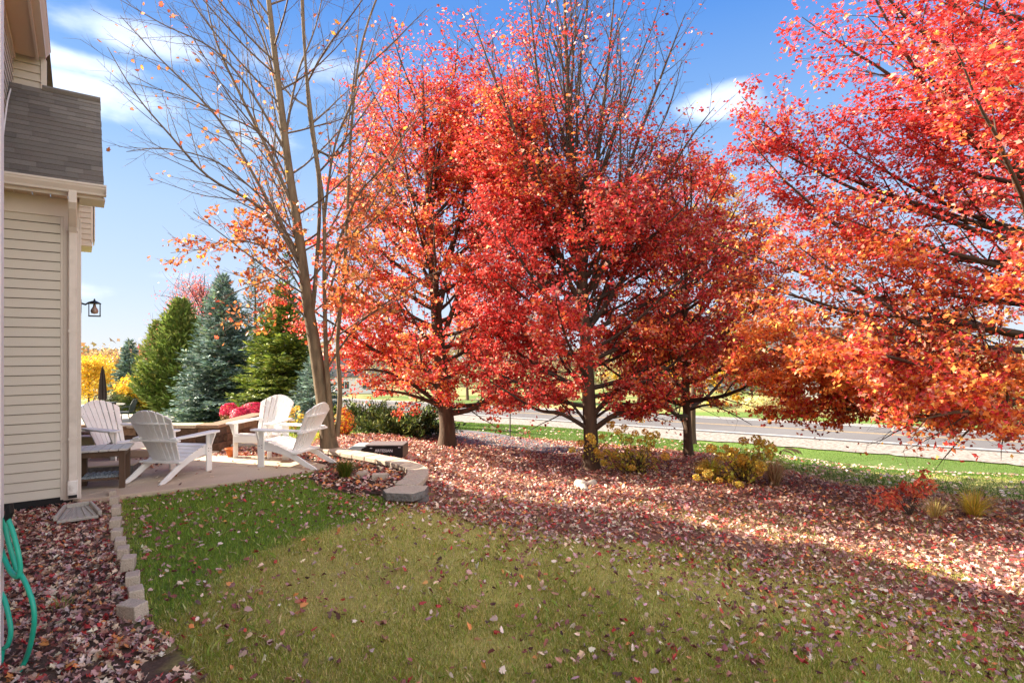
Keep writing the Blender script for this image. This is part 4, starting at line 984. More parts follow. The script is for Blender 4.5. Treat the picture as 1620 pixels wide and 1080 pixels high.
# middle red maple
bM = ground(936, 742, 10.5)
stM = [([bM+[0,0,-.15], P(935,700,10.5), P(932,640,10.5), P(928,560,10.5), P(920,430,10.5), P(905,250,10.5), P(895,60,10.5), P(890,-120,10.5)], .15, .006)]
lM = limbset(rg, 28, 0, .11, .58, lambda f, a: (3.0-.6*f), lambda f: .04+.86*f, .04, 1.0)
lM += limbset(rg, 30, 0, .26, .8, lambda f, a: 4.6-2.2*f, lambda f: .98+.22*f, .03, .4)
lM += [(0, .16+.05*k, 3.1+rg.uniform(-.5, .5), .2+.07*k, 3.1-.1*k, .05) for k in range(8)]
lM += [(0, .16+.05*k, rg.uniform(-.5, .5), .15+.06*k, 3.0-.12*k, .045) for k in range(6)]
lM += [(0, .085, [P(890,655,10.3), P(850,648,10.1), P(800,618,9.9), P(770,600,9.8)], .042), (0, .088, [P(905,640,10.5), P(885,630,10.4), P(870,600,10.3)], .03),
       (0, .082, [P(975,655,10.3), P(1012,652,10.1), P(1050,630,9.9), P(1075,600,9.8)], .055), (0, .105, [P(970,622,10.3), P(1000,605,10.1), P(1030,570,10.0)], .05), (0, .1, [P(975,640,10.4), P(1020,640,10.2), P(1060,640,10.1)], .028),
       (0, .3, [P(880,400,10.3), P(830,250,10.2), P(780,120,10.1), P(745,20,10)], .05), (0, .32, [P(960,400,10.4), P(1000,250,10.3), P(1050,110,10.2), P(1085,20,10.1)], .05),
       (0, .26, [P(985,440,10.4), P(1030,330,10.3), P(1085,230,10.2), P(1130,170,10.1)], .045), (0, .35, [P(940,300,10.5), P(960,120,10.5), P(975,-40,10.5)], .055), (0, .36, [P(880,300,10.5), P(850,120,10.4), P(835,-40,10.4)], .055)]
def lpM(p):
    u, v = proj(p[:, 0], p[:, 1], p[:, 2]); a = layer(p, 1.35, 9)
    k = np.maximum(sstep(140, 520, v), .5*sstep(10, 300, v)*sstep(890, 790, u))
    return (.25+1.8*sstep(.34, .64, a))*(k+.05)*np.where(v > 650+14*np.sin(u*.045), .06, 1)
tree('red_maple', bM, stM, lM, 'tall red maple in the middle with bare upright top and near black trunk', leaves=88000, leaf_size=.072, tmpl=KITE, leafp=lpM, leafc=maplecol(.20, .03, .2, .11, .8, 7), seed=33, sub_ang=.6, twig_len=.3, twig_keep=.7)
# smaller maple to its right
bR = ground(1090, 722, 12.0)
stR = [([bR+[0,0,-.15], P(1088,690,12), P(1086,640,12), P(1084,560,12), P(1085,440,12), P(1088,320,12)], .105, .02)]
lR = limbset(rg, 38, 0, .16, .95, lambda f, a: 2.75*(1-(f*.95-.25)**2*.9), lambda f: .02+.9*f, .05, 2.0)
lR += [(0, .2, [P(1120,640,11.8), P(1150,650,11.6), P(1190,672,11.4)], .025)]
tree('red_maple', bR, stR, lR, 'smaller rust red maple with rounded crown, right of the middle maple', leaves=58000, leaf_size=.070, tmpl=KITE, leafp=lambda p: (.12+2*sstep(.38, .62, layer(p, 1.5, 3)))*np.where(proj(p[:, 0], p[:, 1], p[:, 2])[1] > 640, .05, 1), leafc=maplecol(.38, .06, .16, .10, .9, 12, hi=lambda p: .35*sstep(1130, 1230, proj(p[:, 0], p[:, 1], p[:, 2])[0])), seed=44)
# yellow tree behind them
bY = ground(1096, 705, 19); 
stY = [([bY+[0,0,-.1], P(1096,640,19), P(1104,520,19), P(1118,400,19), P(1115,290,19)], .12, .02)]
lY = limbset(rg, 26, 0, .15, .95, lambda f, a: 3.3*(1-.55*f), lambda f: .05+.9*f, .05, 1)
tree('yellow_maple', bY, stY, lY, 'yellow leaved tree behind the red maples, before the road', leaves=11000, leaf_size=.13, tmpl=LEAF0, leafp=lambda p: .3+vnoise3(p, 1, 3), leafc=lambda p, r_: pick(len(p), [(.68,.40,.03),(.60,.26,.03),(.36,.32,.05)], [5, 3, 2]), seed=45, twig_step=.3, sub_step=.4)

# large right tree: trunk beyond the frame, crown hanging in
bX = np.array([7.5, 7.7, h1(7.5, 7.7)])
stX = [([bX+[0,0,-.1], bX+[-.03,0,1.2], bX+[-.1,0,2.4], bX+[-.05,.05,4.0], bX+[.1,0,6.0], bX+[.15,0,8.2]], .2, .05)]
lX = limbset(rg, 56, 0, .14, .98, lambda f, a: (4.3-1.9*f)*(1.0 if math.cos(a) < .4 else .55), lambda f: -.06+.72*f, .055, .3)
for (az, ln, el, t) in ((3.0, 4.5, .06, .2), (3.4, 4.4, .08, .22), (2.7, 4.3, .1, .22), (3.0, 4.9, .22, .36), (2.8, 4.8, .3, .46), (3.1, 4.6, .34, .54), (2.85, 4.9, .16, .3), (3.2, 4.6, .2, .3), (3.6, 4.4, .25, .38), (2.9, 4.5, .3, .45), (3.1, 4.3, .42, .55), (3.5, 4.2, .45, .62), (3.3, 4.4, .12, .25), (4.1, 3.4, .1, .28), (4.2, 3.2, .3, .42), (3.9, 3.6, .35, .5), (4.1, 3.2, .5, .68), (3.0, 4.2, .55, .7)):
    lX.append((0, t, az, el, ln, .045))
def lpX(p):
    a = layer(p, 1.2, 31); u, v = proj(p[:, 0], np.maximum(p[:, 1], .5), p[:, 2])
    vis = (u < 1720) & (u > 1150) & (p[:, 1] > 4.6) & (v > -90)
    low = np.where(p[:, 2] < .66, .05, 1)*(1+1.6*sstep(520, 600, v)*(p[:, 1] > 5.2))*np.where(v > 672+10*np.sin(u*.04), .12, 1)
    return (.42+1.3*sstep(.32, .66, a))*(1+.7*sstep(1500, 1220, u))*np.where(vis, 1, .16)*np.where(p[:, 1] < 4.4, .1, 1)*low
tree('red_maple', bX, stX, lX, 'nearest maple, its bright red and orange crown hanging in from the right', leaves=118000, leaf_size=.074, tmpl=LEAF0, leafp=lpX, limb_up=.10, leafc=maplecol(.46, .09, .12, .10, .75, 17, hi=lambda p: .75*(1-sstep(1.6, 4.4, p[:, 2]))-.42), seed=51, sub_len=.36, twig_len=.3, clust=.06)

# bare tree by the patio, several stems
bT = np.array([-3.06, 9.6, .03])
Y_ = 9.6
stT = [([P(522,720,Y_), P(520,700,Y_), P(512,640,Y_), P(500,560,Y_), P(487,480,Y_), P(474,380,Y_), P(456,260,Y_), P(440,130,Y_), P(425,0,Y_), P(415,-110,Y_)], .155, .028),
       ([P(526,690,Y_-.05), P(522,640,Y_-.08), P(516,560,Y_-.1), P(513,440,Y_-.1), P(512,330,Y_-.1), P(495,200,Y_-.1), P(480,60,Y_-.1), P(474,-90,Y_-.1)], .05, .014),
       ([P(533,690,Y_+.1), P(538,620,Y_+.15), P(534,540,Y_+.2), P(544,440,Y_+.2), P(550,330,Y_+.2), P(556,200,Y_+.2), P(575,60,Y_+.2), P(620,-60,Y_+.2)], .046, .014),
       ([P(492,510,Y_), P(500,430,Y_+.1), P(505,300,Y_+.15), P(488,170,Y_+.2), P(480,20,Y_+.2), P(478,-90,Y_+.2)], .042, .014)]
lT = []
def lw(stem, t, pts, r): lT.append((stem, t, [P(*p) for p in pts], r*.64))
lw(0, .50, [(440,360,9.5),(400,320,9.4),(330,280,9.2),(270,215,9.0),(215,150,8.9),(170,75,8.8)], .045)
lw(0, .52, [(430,330,9.6),(380,240,9.6),(330,170,9.5),(250,90,9.4),(190,25,9.3)], .045)
lw(0, .60, [(420,230,9.5),(375,140,9.4),(340,60,9.3),(318,-40,9.3)], .05)
lw(0, .45, [(440,405,9.7),(380,380,9.8),(330,392,9.9),(270,400,10)], .02)
lw(0, .56, [(400,300,9.3),(340,255,9.1),(260,235,8.9),(200,240,8.8)], .02)
lw(0, .62, [(420,220,9.9),(350,180,10),(280,150,10.1),(200,130,10.2)], .025)
lw(0, .68, [(400,150,9.4),(340,80,9.3),(260,40,9.2),(190,0,9.1)], .03)
lw(0, .74, [(425,90,9.7),(400,20,9.7),(380,-60,9.7)], .03)
lw(0, .7, [(470,120,9.7),(500,40,9.8),(520,-60,9.8)], .03)
lw(0, .47, [(460,420,9.2),(430,440,9.0),(390,455,8.9),(350,470,8.8)], .022)
lw(0, .40, [(450,470,9.4),(420,490,9.3),(380,500,9.2),(330,520,9.2)], .018)
lw(1, .42, [(560,320,9.4),(600,270,9.3),(650,200,9.2),(700,150,9.1)], .028)
lw(1, .36, [(540,400,9.4),(590,350,9.3),(650,290,9.2),(720,250,9.1)], .024)
lw(1, .25, [(560,520,9.4),(610,480,9.3),(670,440,9.1),(720,420,9.0)], .024)
lw(1, .55, [(530,230,9.4),(570,130,9.3),(600,40,9.3)], .03)
lw(2, .3, [(580,500,9.9),(640,470,10),(690,455,10.1)], .02)
lw(2, .5, [(590,320,9.9),(630,240,10),(660,160,10.1)], .025)
lw(3, .5, [(540,240,9.8),(560,120,9.8),(570,0,9.8)], .03)
lw(3, .3, [(470,380,9.9),(440,300,10),(400,240,10.1),(340,200,10.2)], .022)
lw(3, .6, [(450,140,10),(420,60,10.1),(400,-40,10.1)], .025)
rgT = np.random.default_rng(77)
for k in range(26):
    t = .42+.5*k/26; az = 3.14+rgT.uniform(-1.0, 1.0) if k % 3 else rgT.uniform(-1.2, 1.2); lT.append((0, t, az, rgT.uniform(.35, .95), rgT.uniform(1.5, 3.0), .013))
for k in range(9): lT.append((1+k % 3, .3+.07*k, rgT.uniform(-1.6, 1.6), rgT.uniform(.5, 1.0), rgT.uniform(1.2, 2.4), .014))
def lpT(p):
    u, v = proj(p[:, 0], p[:, 1], p[:, 2]); a = vnoise3(p, 1.6, 13)
    core = np.exp(-((u-505)/85)**2)*sstep(180, 420, v)*1.4
    low = np.exp(-(((u-330)/110)**2+((v-350)/75)**2))*1.5*(a > .48)
    low2 = np.exp(-(((u-430)/60)**2+((v-480)/60)**2))*1.0
    rt = np.exp(-(((u-580)/70)**2+((v-420)/110)**2))*.9
    return (core+low+low2+rt+.035)*(.3+a*1.4)
def lcT(p, r_):
    c = pick(len(p), [(.64,.21,.06),(.54,.11,.05),(.70,.33,.06),(.42,.17,.09),(.68,.30,.16)], [30, 26, 14, 12, 18]); return c
tree('leafless_maple', bT, stT, lT, 'nearly leafless multi stemmed maple with scattered orange leaves beside the patio', bark=BARKG, twig=mat('grey_twig', (.17, .125, .09), .85, c2=(.10, .07, .05), scale=9), leaves=4300, leaf_size=.082, tmpl=LEAF2, leafp=lpT, leafc=lcT, seed=61, sub_len=.38, twig_step=.16, twig_len=.26, sub_step=.24, sub_ang=.55, flare=1.35, clust=.05, twig_keep=1, sub_k=4, arclen=False)

# ------------------------------------------------------------------ conifers
SPR = (np.array([(-.3, 0, 0), (.45, .35, .03), (0, 1, .0), (-.45, .5, .05)]), np.array([(0, 1, 2), (0, 2, 3)]))
def conifer(name, base, hgt, rad, label, pal, wts, nb=260, seed=1, spray=.2, width=.06, droop=.25, power=.85, group='conifers beyond the patio', up=.25, low=.02, per=.85):
    r_ = np.random.default_rng(seed); base = np.array(base, float); root = empty(name, base, label=label, cat='conifer', group=group)
    q = MB(); q.tube([(0, 0, -.2), (0, 0, hgt*.5), (0, 0, hgt*.98)], [.018*hgt+.02, .011*hgt, .004], 8); q.obj('trunk', BARKD, root, smooth=True)
    P0 = []; D0 = []; C0 = []; tubes = []
    for k in range(nb):
        f = low+(1-low)*(k+r_.random())/nb; f = f**1.15; z = f*hgt; az = k*2.39996+r_.uniform(-.3, .3)
        ln = rad*((1-f)**power)*r_.uniform(.72, 1.12)*(1+.18*math.sin(az*2+seed))+.05
        el = -droop+(.9+droop)*f**1.5; d = np.array([math.cos(az)*math.cos(el), math.sin(az)*math.cos(el), math.sin(el)])
        path = grow((0, 0, z), d, ln, 5, up/ max(ln, .5), .06, r_); tubes.append((path, np.linspace(.012*ln+.004, .003, 6), 4))
        ns = max(6, int(ln/.035*per)); cc = r_.uniform(.75, 1.25)
        for j in range(ns):
            t = (.18+.82*(j+r_.random())/ns); p, dd = at(path, min(t, .99)); side = 1 if j % 2 else -1
            sd = unit(np.cross(dd, [0, 0, 1])*side+dd*r_.uniform(.4, 1.1)+np.array([0, 0, r_.uniform(-.25, .25)])); sl_ = (ln*.36*(1-t*.7)*r_.uniform(.6, 1.2)+spray*.7)
            m_ = max(1, int(sl_/(spray*.45)))
            for i in range(m_):
                a = (i+r_.random()*.6)/m_; s2 = -1 if i % 2 else 1
                P0.append(p+sd*sl_*a*.9); D0.append(unit(sd+np.cross(sd, [0, 0, 1])*s2*r_.uniform(.1, .9)+np.array([0, 0, r_.uniform(-.3, .35)]))); C0.append(cc)
    v, qd = tube_batch(tubes); link('branch_frame', npmesh('branch_frame', v, qd), TWIG, root)
    P0 = np.array(P0); D0 = np.array(D0); n = len(P0)
    # frame with local y along D0
    up_ = np.array([0, 0, 1.])+r_.normal(0, .5, (n, 3)); X = np.cross(D0, up_); X /= np.linalg.norm(X, axis=1, keepdims=True); Z = np.cross(X, D0)
    s_ = spray*r_.uniform(.7, 1.2, n)[:, None]; w_ = width*r_.uniform(.7, 1.3, n)[:, None]
    tv, tf = SPR; vv = P0[:, None]+tv[None, :, 0:1]*X[:, None]*w_[:, None]+tv[None, :, 1:2]*D0[:, None]*s_[:, None]+tv[None, :, 2:3]*Z[:, None]*s_[:, None]
    ff = (tf[None]+(np.arange(n)*len(tv))[:, None, None]).reshape(-1, 3); c = pick(n, pal, wts, .15)*np.array(C0)[:, None]
    o = link('foliage', npmesh('foliage', vv.reshape(-1, 3), ff, np.repeat(c, len(tv), 0)), NEEDLE, root); o['kind'] = 'stuff'
    return root
BLUE = [(.14,.21,.19),(.27,.36,.32),(.08,.13,.12),(.2,.26,.15)]; GRN = [(.12,.17,.03),(.25,.31,.05),(.06,.09,.02),(.34,.38,.06)]; ARB = [(.16,.22,.05),(.25,.30,.07),(.10,.14,.035),(.27,.26,.08)]
def con(u, v, Y, vt, wpx, *a, **k):
    b = ground(u, v, Y); top = CAMZ-(vt-CV)/F*Y; return conifer(a[0], b, top-b[2], wpx*1.22/F*Y, *a[1:], **k)
con(352, 668, 22, 438, 74, 'blue_spruce', 'large blue green spruce behind the patio, left of the pink bushes', BLUE, [4, 3, 3, 2], nb=300, seed=3, width=.075)
con(448, 668, 20, 452, 82, 'green_spruce', 'dark green spruce with bright tips, between the blue spruce and the leafless maple', GRN, [4, 3, 4, 2], nb=280, seed=4, width=.075, droop=.3)
con(404, 660, 27, 412, 48, 'slender_spruce', 'narrow grey green spruce rising behind the blue spruce', [(.08,.11,.06),(.12,.14,.08),(.05,.08,.04)], [4, 3, 3], nb=160, seed=5, per=.6)
con(455, 660, 25, 402, 40, 'slender_spruce', 'narrow dark spruce top behind the leafless maple branches', [(.05,.085,.04),(.08,.11,.05),(.04,.06,.03)], [4, 3, 3], nb=140, seed=6, per=.6)
con(285, 664, 27, 476, 54, 'arborvitae', 'tall olive green arborvitae left of the blue spruce', ARB, [4, 3, 3, 1], nb=330, seed=7, width=.09, spray=.24, power=.7, droop=-.35, up=.6)
con(250, 660, 33, 512, 34, 'arborvitae', 'lighter arborvitae at the left end of the conifer row', ARB, [3, 4, 2, 2], nb=260, seed=8, width=.1, spray=.28, power=.6, droop=-.3, up=.6, per=.6)
con(500, 672, 16.5, 560, 44, 'blue_spruce', 'small blue spruce behind the leafless maple trunk', BLUE, [4, 4, 2, 1], nb=150, seed=9, spray=.15, width=.055)
con(205, 640, 48, 540, 30, 'far_spruce', 'distant blue green spruce above the small yellow tree', BLUE, [3, 2, 4, 3], nb=140, seed=10, spray=.35, width=.14)

# spreading juniper beside the left maple
def juniper(base, rx, ry, hgt, label, seed, n=150, pal=GRN):
    r_ = np.random.default_rng(seed); base = np.array(base, float); root = empty('juniper', base, label=label, cat='shrub'); P0 = []; D0 = []; tubes = []; C0 = []
    for k in range(n):
        az = r_.uniform(0, 6.28); el = r_.uniform(.05, .75)**1.2; ln = math.hypot(rx*math.cos(az), ry*math.sin(az))*(1-.35*el)*r_.uniform(.5, 1.08)
        d = np.array([math.cos(az)*math.cos(el)*1, math.sin(az)*math.cos(el), math.sin(el)*hgt/rx*1.3]); path = grow((r_.uniform(-.2, .2), r_.uniform(-.2, .2), .05), d, ln, 5, -.02, .12, r_)
        path[:, 2] = np.clip(path[:, 2], .03, hgt); tubes.append((path, np.linspace(.014, .003, 6), 4)); ns = int(ln/.03); cc = r_.uniform(.6, 1.3)
        for j in range(ns):
            t = .2+.8*(j+r_.random())/ns; p, dd = at(path, min(t, .99)); sd = unit(dd+r_.normal(0, .55, 3)+np.array([0, 0, .2])); m_ = 3
            for i in range(m_): P0.append(p+sd*.07*i); D0.append(unit(sd+r_.normal(0, .45, 3))); C0.append(cc)
    v, qd = tube_batch(tubes); link('branch_frame', npmesh('branch_frame', v, qd), TWIG, root)
    P0 = np.array(P0); D0 = np.array(D0); n = len(P0); X = np.cross(D0, np.array([0, 0, 1.])+r_.normal(0, .5, (n, 3))); X /= np.linalg.norm(X, axis=1, keepdims=True); Z = np.cross(X, D0); tv, tf = SPR
    s_ = .12*r_.uniform(.7, 1.3, n)[:, None]; vv = P0[:, None]+tv[None, :, 0:1]*X[:, None]*s_[:, None]*.32+tv[None, :, 1:2]*D0[:, None]*s_[:, None]
    ff = (tf[None]+(np.arange(n)*len(tv))[:, None, None]).reshape(-1, 3); c = pick(n, pal, None, .2)*np.array(C0)[:, None]
    o = link('foliage', npmesh('foliage', vv.reshape(-1, 3), ff, np.repeat(c, len(tv), 0)), NEEDLE, root); o['kind'] = 'stuff'
JUN = [(.09,.13,.03),(.20,.23,.05),(.045,.07,.02),(.03,.045,.015)]
juniper(ground(636, 690, 13.8), 1.35, .9, 1.0, 'dark green spreading juniper left of the left maple trunk', 2, 150, JUN)
juniper(ground(572, 684, 15.2), 1.15, .8, 1.3, 'spreading juniper between the leafless maple and the larger juniper', 3, 130, JUN)

# ------------------------------------------------------------------ shrubs
def leafcloud(name, root, pts, size, pal, wts, tmpl=LEAF0, m=LEAFM, seed=0, updir=.3, part='foliage'):
    r_ = np.random.default_rng(seed); n = len(pts); nr = r_.normal(0, .7, (n, 3))+np.array([0, 0, updir]); s_ = size*r_.uniform(.6, 1.3, n); sc_ = np.stack([s_*.7, s_, s_*.6], 1)
    o = link(part, scatter(part, tmpl[0], tmpl[1], pts, nr, r_.uniform(0, 6.28, n), sc_, pick(n, pal, wts, .2)), m, root); o['kind'] = 'stuff'; return o
def shrub(name, base, rx, ry, h_, n, size, pal, wts, label, seed=0, flat=.0, zlow=.0, cat='shrub', group=None, twigs=26, dens=1.6, lowpal=None):
    r_ = np.random.default_rng(seed); root = empty(name, base, label=label, cat=cat, group=group)
    d = r_.normal(0, 1, (n, 3)); d /= np.linalg.norm(d, axis=1, keepdims=True); rr = r_.random(n)**(1/dens/2.2); lum = 1+.12*np.sin(d[:, 0]*7+seed)+.1*np.cos(d[:, 2]*6+d[:, 1]*5)
    p = d*rr[:, None]*lum[:, None]; z = p[:, 2]; 
    if flat: z = np.clip(z*(1+flat), -1, 1-.06*r_.random(n)); rad = np.sqrt(np.clip(1-(np.abs(z)**4), .2, 1))/np.maximum(np.hypot(p[:, 0], p[:, 1]), 1e-3)*(r_.random(n)**.35); p[:, 0] *= rad; p[:, 1] *= rad
    pts = np.stack([p[:, 0]*rx, p[:, 1]*ry, (z*.5+.5)*h_*(1-zlow)+h_*zlow], 1)
    if lowpal is not None:
        hi_ = pts[:, 2] > h_*(.48+.1*r_.random(n)); leafcloud(name, root, pts[hi_], size, pal, wts, seed=seed); leafcloud(name, root, pts[~hi_][::2], size, lowpal, None, seed=seed+1, part='lower_foliage')
    else: leafcloud(name, root, pts, size, pal, wts, seed=seed)
    tb_ = []
    for k in range(twigs):
        a = r_.uniform(0, 6.28); q_ = r_.uniform(.2, .8); tb_.append((grow((math.cos(a)*rx*.12, math.sin(a)*ry*.12, -.03), (math.cos(a)*q_, math.sin(a)*q_, 1), h_*r_.uniform(.6, .95), 5, .1, .12, r_), np.linspace(.009, .003, 6), 4))
    v, q = tube_batch(tb_); link('stem', npmesh('stem', v, q), TWIG, root); return root
PK = [(.62,.03,.10),(.75,.07,.17),(.48,.02,.06)]
LP = [(.42,.22,.08),(.34,.10,.05),(.2,.16,.05)]
shrub('burning_bush', ground(363, 668, 17), .26, .3, .66, 2600, .05, PK, [4, 3, 3], 'flat topped hot pink bush furthest left of the three', 1, .6, .2, lowpal=LP)
shrub('burning_bush', ground(381, 672, 16), .30, .3, .56, 3000, .05, PK, [4, 3, 3], 'lower hot pink bush in front of the two taller ones', 2, .5, .05)
shrub('burning_bush', ground(402, 668, 17), .42, .35, .68, 3800, .05, PK, [4, 3, 3], 'widest hot pink bush directly behind the chair that faces the camera', 3, .6, .12)
shrub('round_boxwood', ground(190, 654, 31), 1.0, .9, 1.15, 6000, .12, [(.10,.13,.02),(.16,.17,.03),(.06,.09,.015)], None, 'round clipped olive shrub behind the far patio table', 4)
shrub('round_boxwood', ground(226, 654, 33), .6, .6, .9, 2500, .12, [(.30,.26,.04),(.2,.2,.03)], None, 'yellow green shrub under the small yellow tree', 5)
shrub('golden_shrub', ground(243, 654, 38), .9, .8, 1.3, 2500, .12, [(.5,.33,.05),(.35,.24,.05)], None, 'round golden brown shrub beside the arborvitae', 6)
shrub('low_red_shrub', ground(545, 690, 12.2), .2, .2, .62, 700, .06, [(.6,.08,.04),(.7,.34,.03),(.75,.45,.04)], [5, 3, 2], 'small red and yellow shrub right of the leafless maple trunk', 8)

def tuft(name, base, n, h_, spread, wid, pal, wts, label, seed=0, cat='ornamental grass', plume=0, m=GRASSM, arch=1.0):
    r_ = np.random.default_rng(seed); root = empty(name, base, label=label, cat=cat); V = []; Q = []; Cc = []; b = 0
    ts = np.linspace(0, 1, 6)
    for k in range(n):
        a = r_.uniform(0, 6.28); o = r_.uniform(.1, 1)*spread; hh = h_*r_.uniform(.55, 1.15); r0 = r_.uniform(0, .08); w0 = wid*r_.uniform(.6, 1.3)
        dirv = np.array([math.cos(a), math.sin(a)]); px = r0+o*ts**1.6; pz = hh*(ts-arch*.45*ts**3*o/spread)-.01; side = np.array([-dirv[1], dirv[0]])
        c = pick(1, pal, wts, .2)[0]
        for i, t in enumerate(ts):
            ww = w0*(1-t)**.7/2+.0006
            for sg in (-1, 1): V.append((dirv[0]*px[i]+side[0]*ww*sg, dirv[1]*px[i]+side[1]*ww*sg, pz[i])); Cc.append(c)
        for i in range(5): Q.append((b+2*i, b+2*i+1, b+2*i+3, b+2*i+2))
        b += 12
    o_ = link('blades', npmesh('blades', np.array(V), np.array(Q), np.array(Cc)), m, root); o_['kind'] = 'stuff'
    for k in range(plume):
        a = -.2+1.2*k/max(1, plume-1); hh = h_*(.95+.2*r_.random()); q = MB(); dx = .12+.18*k/max(1, plume)
        pts = smoothpath([(0, 0, 0), (dx*.4, 0, hh*.6), (dx*.9, 0, hh), (dx+.12, 0, hh*.98), (dx+.2, 0, hh*.86)], 3); q.tube(pts, [.003]*len(pts), 4)
        q.tube(pts[-7:], [.004, .012, .014, .013, .011, .008, .003], 6); q.obj('plume', mat('plume_%d' % k, (.62, .5, .33), .9, noise=.3, scale=60), root)
    return root
DRY = [(.62,.43,.18),(.42,.28,.12),(.52,.42,.09),(.72,.56,.25)]; GLDG = [(.78,.58,.08),(.62,.50,.08),(.42,.44,.06),(.7,.45,.1)]
tuft('green_tuft', Pz(546, 752, .03), 420, .27, .26, .007, [(.06,.11,.012),(.12,.16,.02),(.20,.18,.03)], None, 'spiky green plant in the leaves between leafless maple and retaining wall', 1, cat='plant')
tuft('golden_grass', ground(1540, 822, 7.7), 330, .42, .55, .009, GLDG, [4, 3, 2, 3], 'golden arching ornamental grass at the far right of the leaf bed', 2)
tuft('golden_grass', ground(1125, 775, 9.6), 300, .42, .42, .011, [(.66,.56,.05),(.40,.46,.05),(.75,.58,.08)], None, 'yellow green ornamental grass at the left foot of the hydrangea clump', 3)
tuft('dry_grass', ground(1225, 785, 9.2), 340, .52, .42, .008, [(.46,.28,.14),(.36,.2,.1),(.6,.44,.26)], None, 'dry tan ornamental grass with drooping plumes right of the hydrangea clump', 4, plume=4)
tuft('dry_grass', ground(1010, 752, 10.2), 260, .42, .5, .009, [(.30,.18,.12),(.22,.13,.09),(.4,.27,.16)], None, 'dead brown stalks tangled behind the rocks, right of the middle maple', 5)
tuft('dry_grass', ground(1480, 828, 7.6), 200, .30, .35, .007, DRY, None, 'low dry stalks left of the golden arching grass', 6)
tuft('weed', Pz(98, 960, .0), 40, .10, .09, .006, [(.25,.3,.06),(.5,.38,.2)], None, 'small straggly weed among the leaves beside the house', 7, cat='plant')
tuft('dry_grass', ground(1180, 770, 9.8), 420, .55, .55, .008, DRY, None, 'brown leaning stalks in the middle of the hydrangea clump', 8)

# hydrangea clump: stems with rounded dry flower heads
HH = []
for k in range(3):
    r_ = np.random.default_rng(70+k); n = 150; d = r_.normal(0, 1, (n, 3)); d /= np.linalg.norm(d, axis=1, keepdims=True); d[:, 2] *= .8
    HH.append(scatter('flower_head', LEAF0[0], LEAF0[1], d*.072*(.75+.3*r_.random((n, 1))), d+r_.normal(0, .4, (n, 3)), r_.uniform(0, 6, n), .03*r_.uniform(.7, 1.2, n), pick(n, [[(.86,.62,.08),(.88,.72,.18),(.7,.44,.06)], [(.74,.44,.07),(.8,.52,.09),(.55,.3,.05)], [(.70,.52,.14),(.60,.36,.05),(.5,.34,.05)]][k], None, .2)))
def hydrangea(base, heads, label, seed, Y0_, stems=16, hsz=1.0):
    r_ = np.random.default_rng(seed); base = np.array(base, float); root = empty('hydrangea', base, label=label, cat='hydrangea'); tb_ = []; lv = []
    for (u, v) in heads:
        Yh = Y0_+r_.uniform(-.35, .35); p = P(u, v, Yh)-base; s0 = np.array([r_.uniform(-.18, .18), r_.uniform(-.15, .15), -.02])
        mid = s0*.5+p*.5+np.array([0, 0, .05])+r_.normal(0, .03, 3); path = np.array(smoothpath([s0, mid, p], 4)); tb_.append((path, np.linspace(.006, .0035, len(path)), 4))
        for t in (.4, .6, .8): lv.append(at(path, t)[0]+r_.normal(0, .04, 3))
        link('flower_head', HH[r_.integers(3)], LEAFM, root, p+np.array([0, 0, .03]), (r_.uniform(-.4, .4), r_.uniform(-.4, .4), r_.uniform(0, 6))).scale = [hsz*r_.uniform(.7, 1.15)]*3
    for k in range(stems):
        a = r_.uniform(0, 6.28); q_ = r_.uniform(.2, .9); tb_.append((grow((0, 0, -.02), (math.cos(a)*q_, math.sin(a)*q_, 1), r_.uniform(.25, .6), 8, 0, .2, r_), np.linspace(.006, .002, 9), 4))
    v, q = tube_batch(tb_); link('stem', npmesh('stem', v, q), TWIG, root)
    if lv:
        lv = np.array(lv); lv = np.repeat(lv, 9, 0)+r_.normal(0, .065, (len(lv)*9, 3)); leafcloud('x', root, lv, .075, [(.50,.48,.06),(.72,.52,.07),(.42,.26,.08)], None, LEAF0, seed=seed)
hydrangea(ground(1005, 760, 10.0), [(934,694),(938,701),(952,693),(944,716),(950,722),(960,717),(955,735),(972,722),(918,703),(905,714),(966,674),(977,685),(988,678),(1005,688),(1012,700),(997,700),(1020,685),(1028,692),(1038,690),(1030,705),(1052,724),(1035,730),(1000,742),(1012,744),(988,722)],
          'yellow flowered dry hydrangea beside and behind the middle maple trunk', 3, 9.9, 26)
hydrangea(ground(1175, 785, 9.4), [(1115,735),(1108,745),(1120,752),(1102,758),(1148,710),(1155,718),(1142,725),(1176,700),(1196,697),(1200,703),(1212,705),(1220,712),(1217,722),(1176,728),(1170,735),(1198,727),(1206,740),(1202,748),(1137,763),(1156,777),(1170,770),(1184,780),(1205,787),(1160,716),(1125,712),(1130,768)],
          'large golden hydrangea clump with many flower heads, right of the small maple trunk', 4, 9.2, 30, 1.1)
hydrangea(ground(470, 690, 13), [(440,657),(447,650),(455,662),(462,652),(470,647),(448,668),(460,672),(476,660)], 'distant dry yellow hydrangea between the two right hand chairs', 5, 13, 10, 1.15)
hydrangea(ground(528, 690, 12), [(502,655),(507,668),(512,680),(504,690),(498,674),(540,664),(545,672),(538,680)], 'yellow dry hydrangea behind the leafless maple trunk', 6, 12, 10, 1.0)

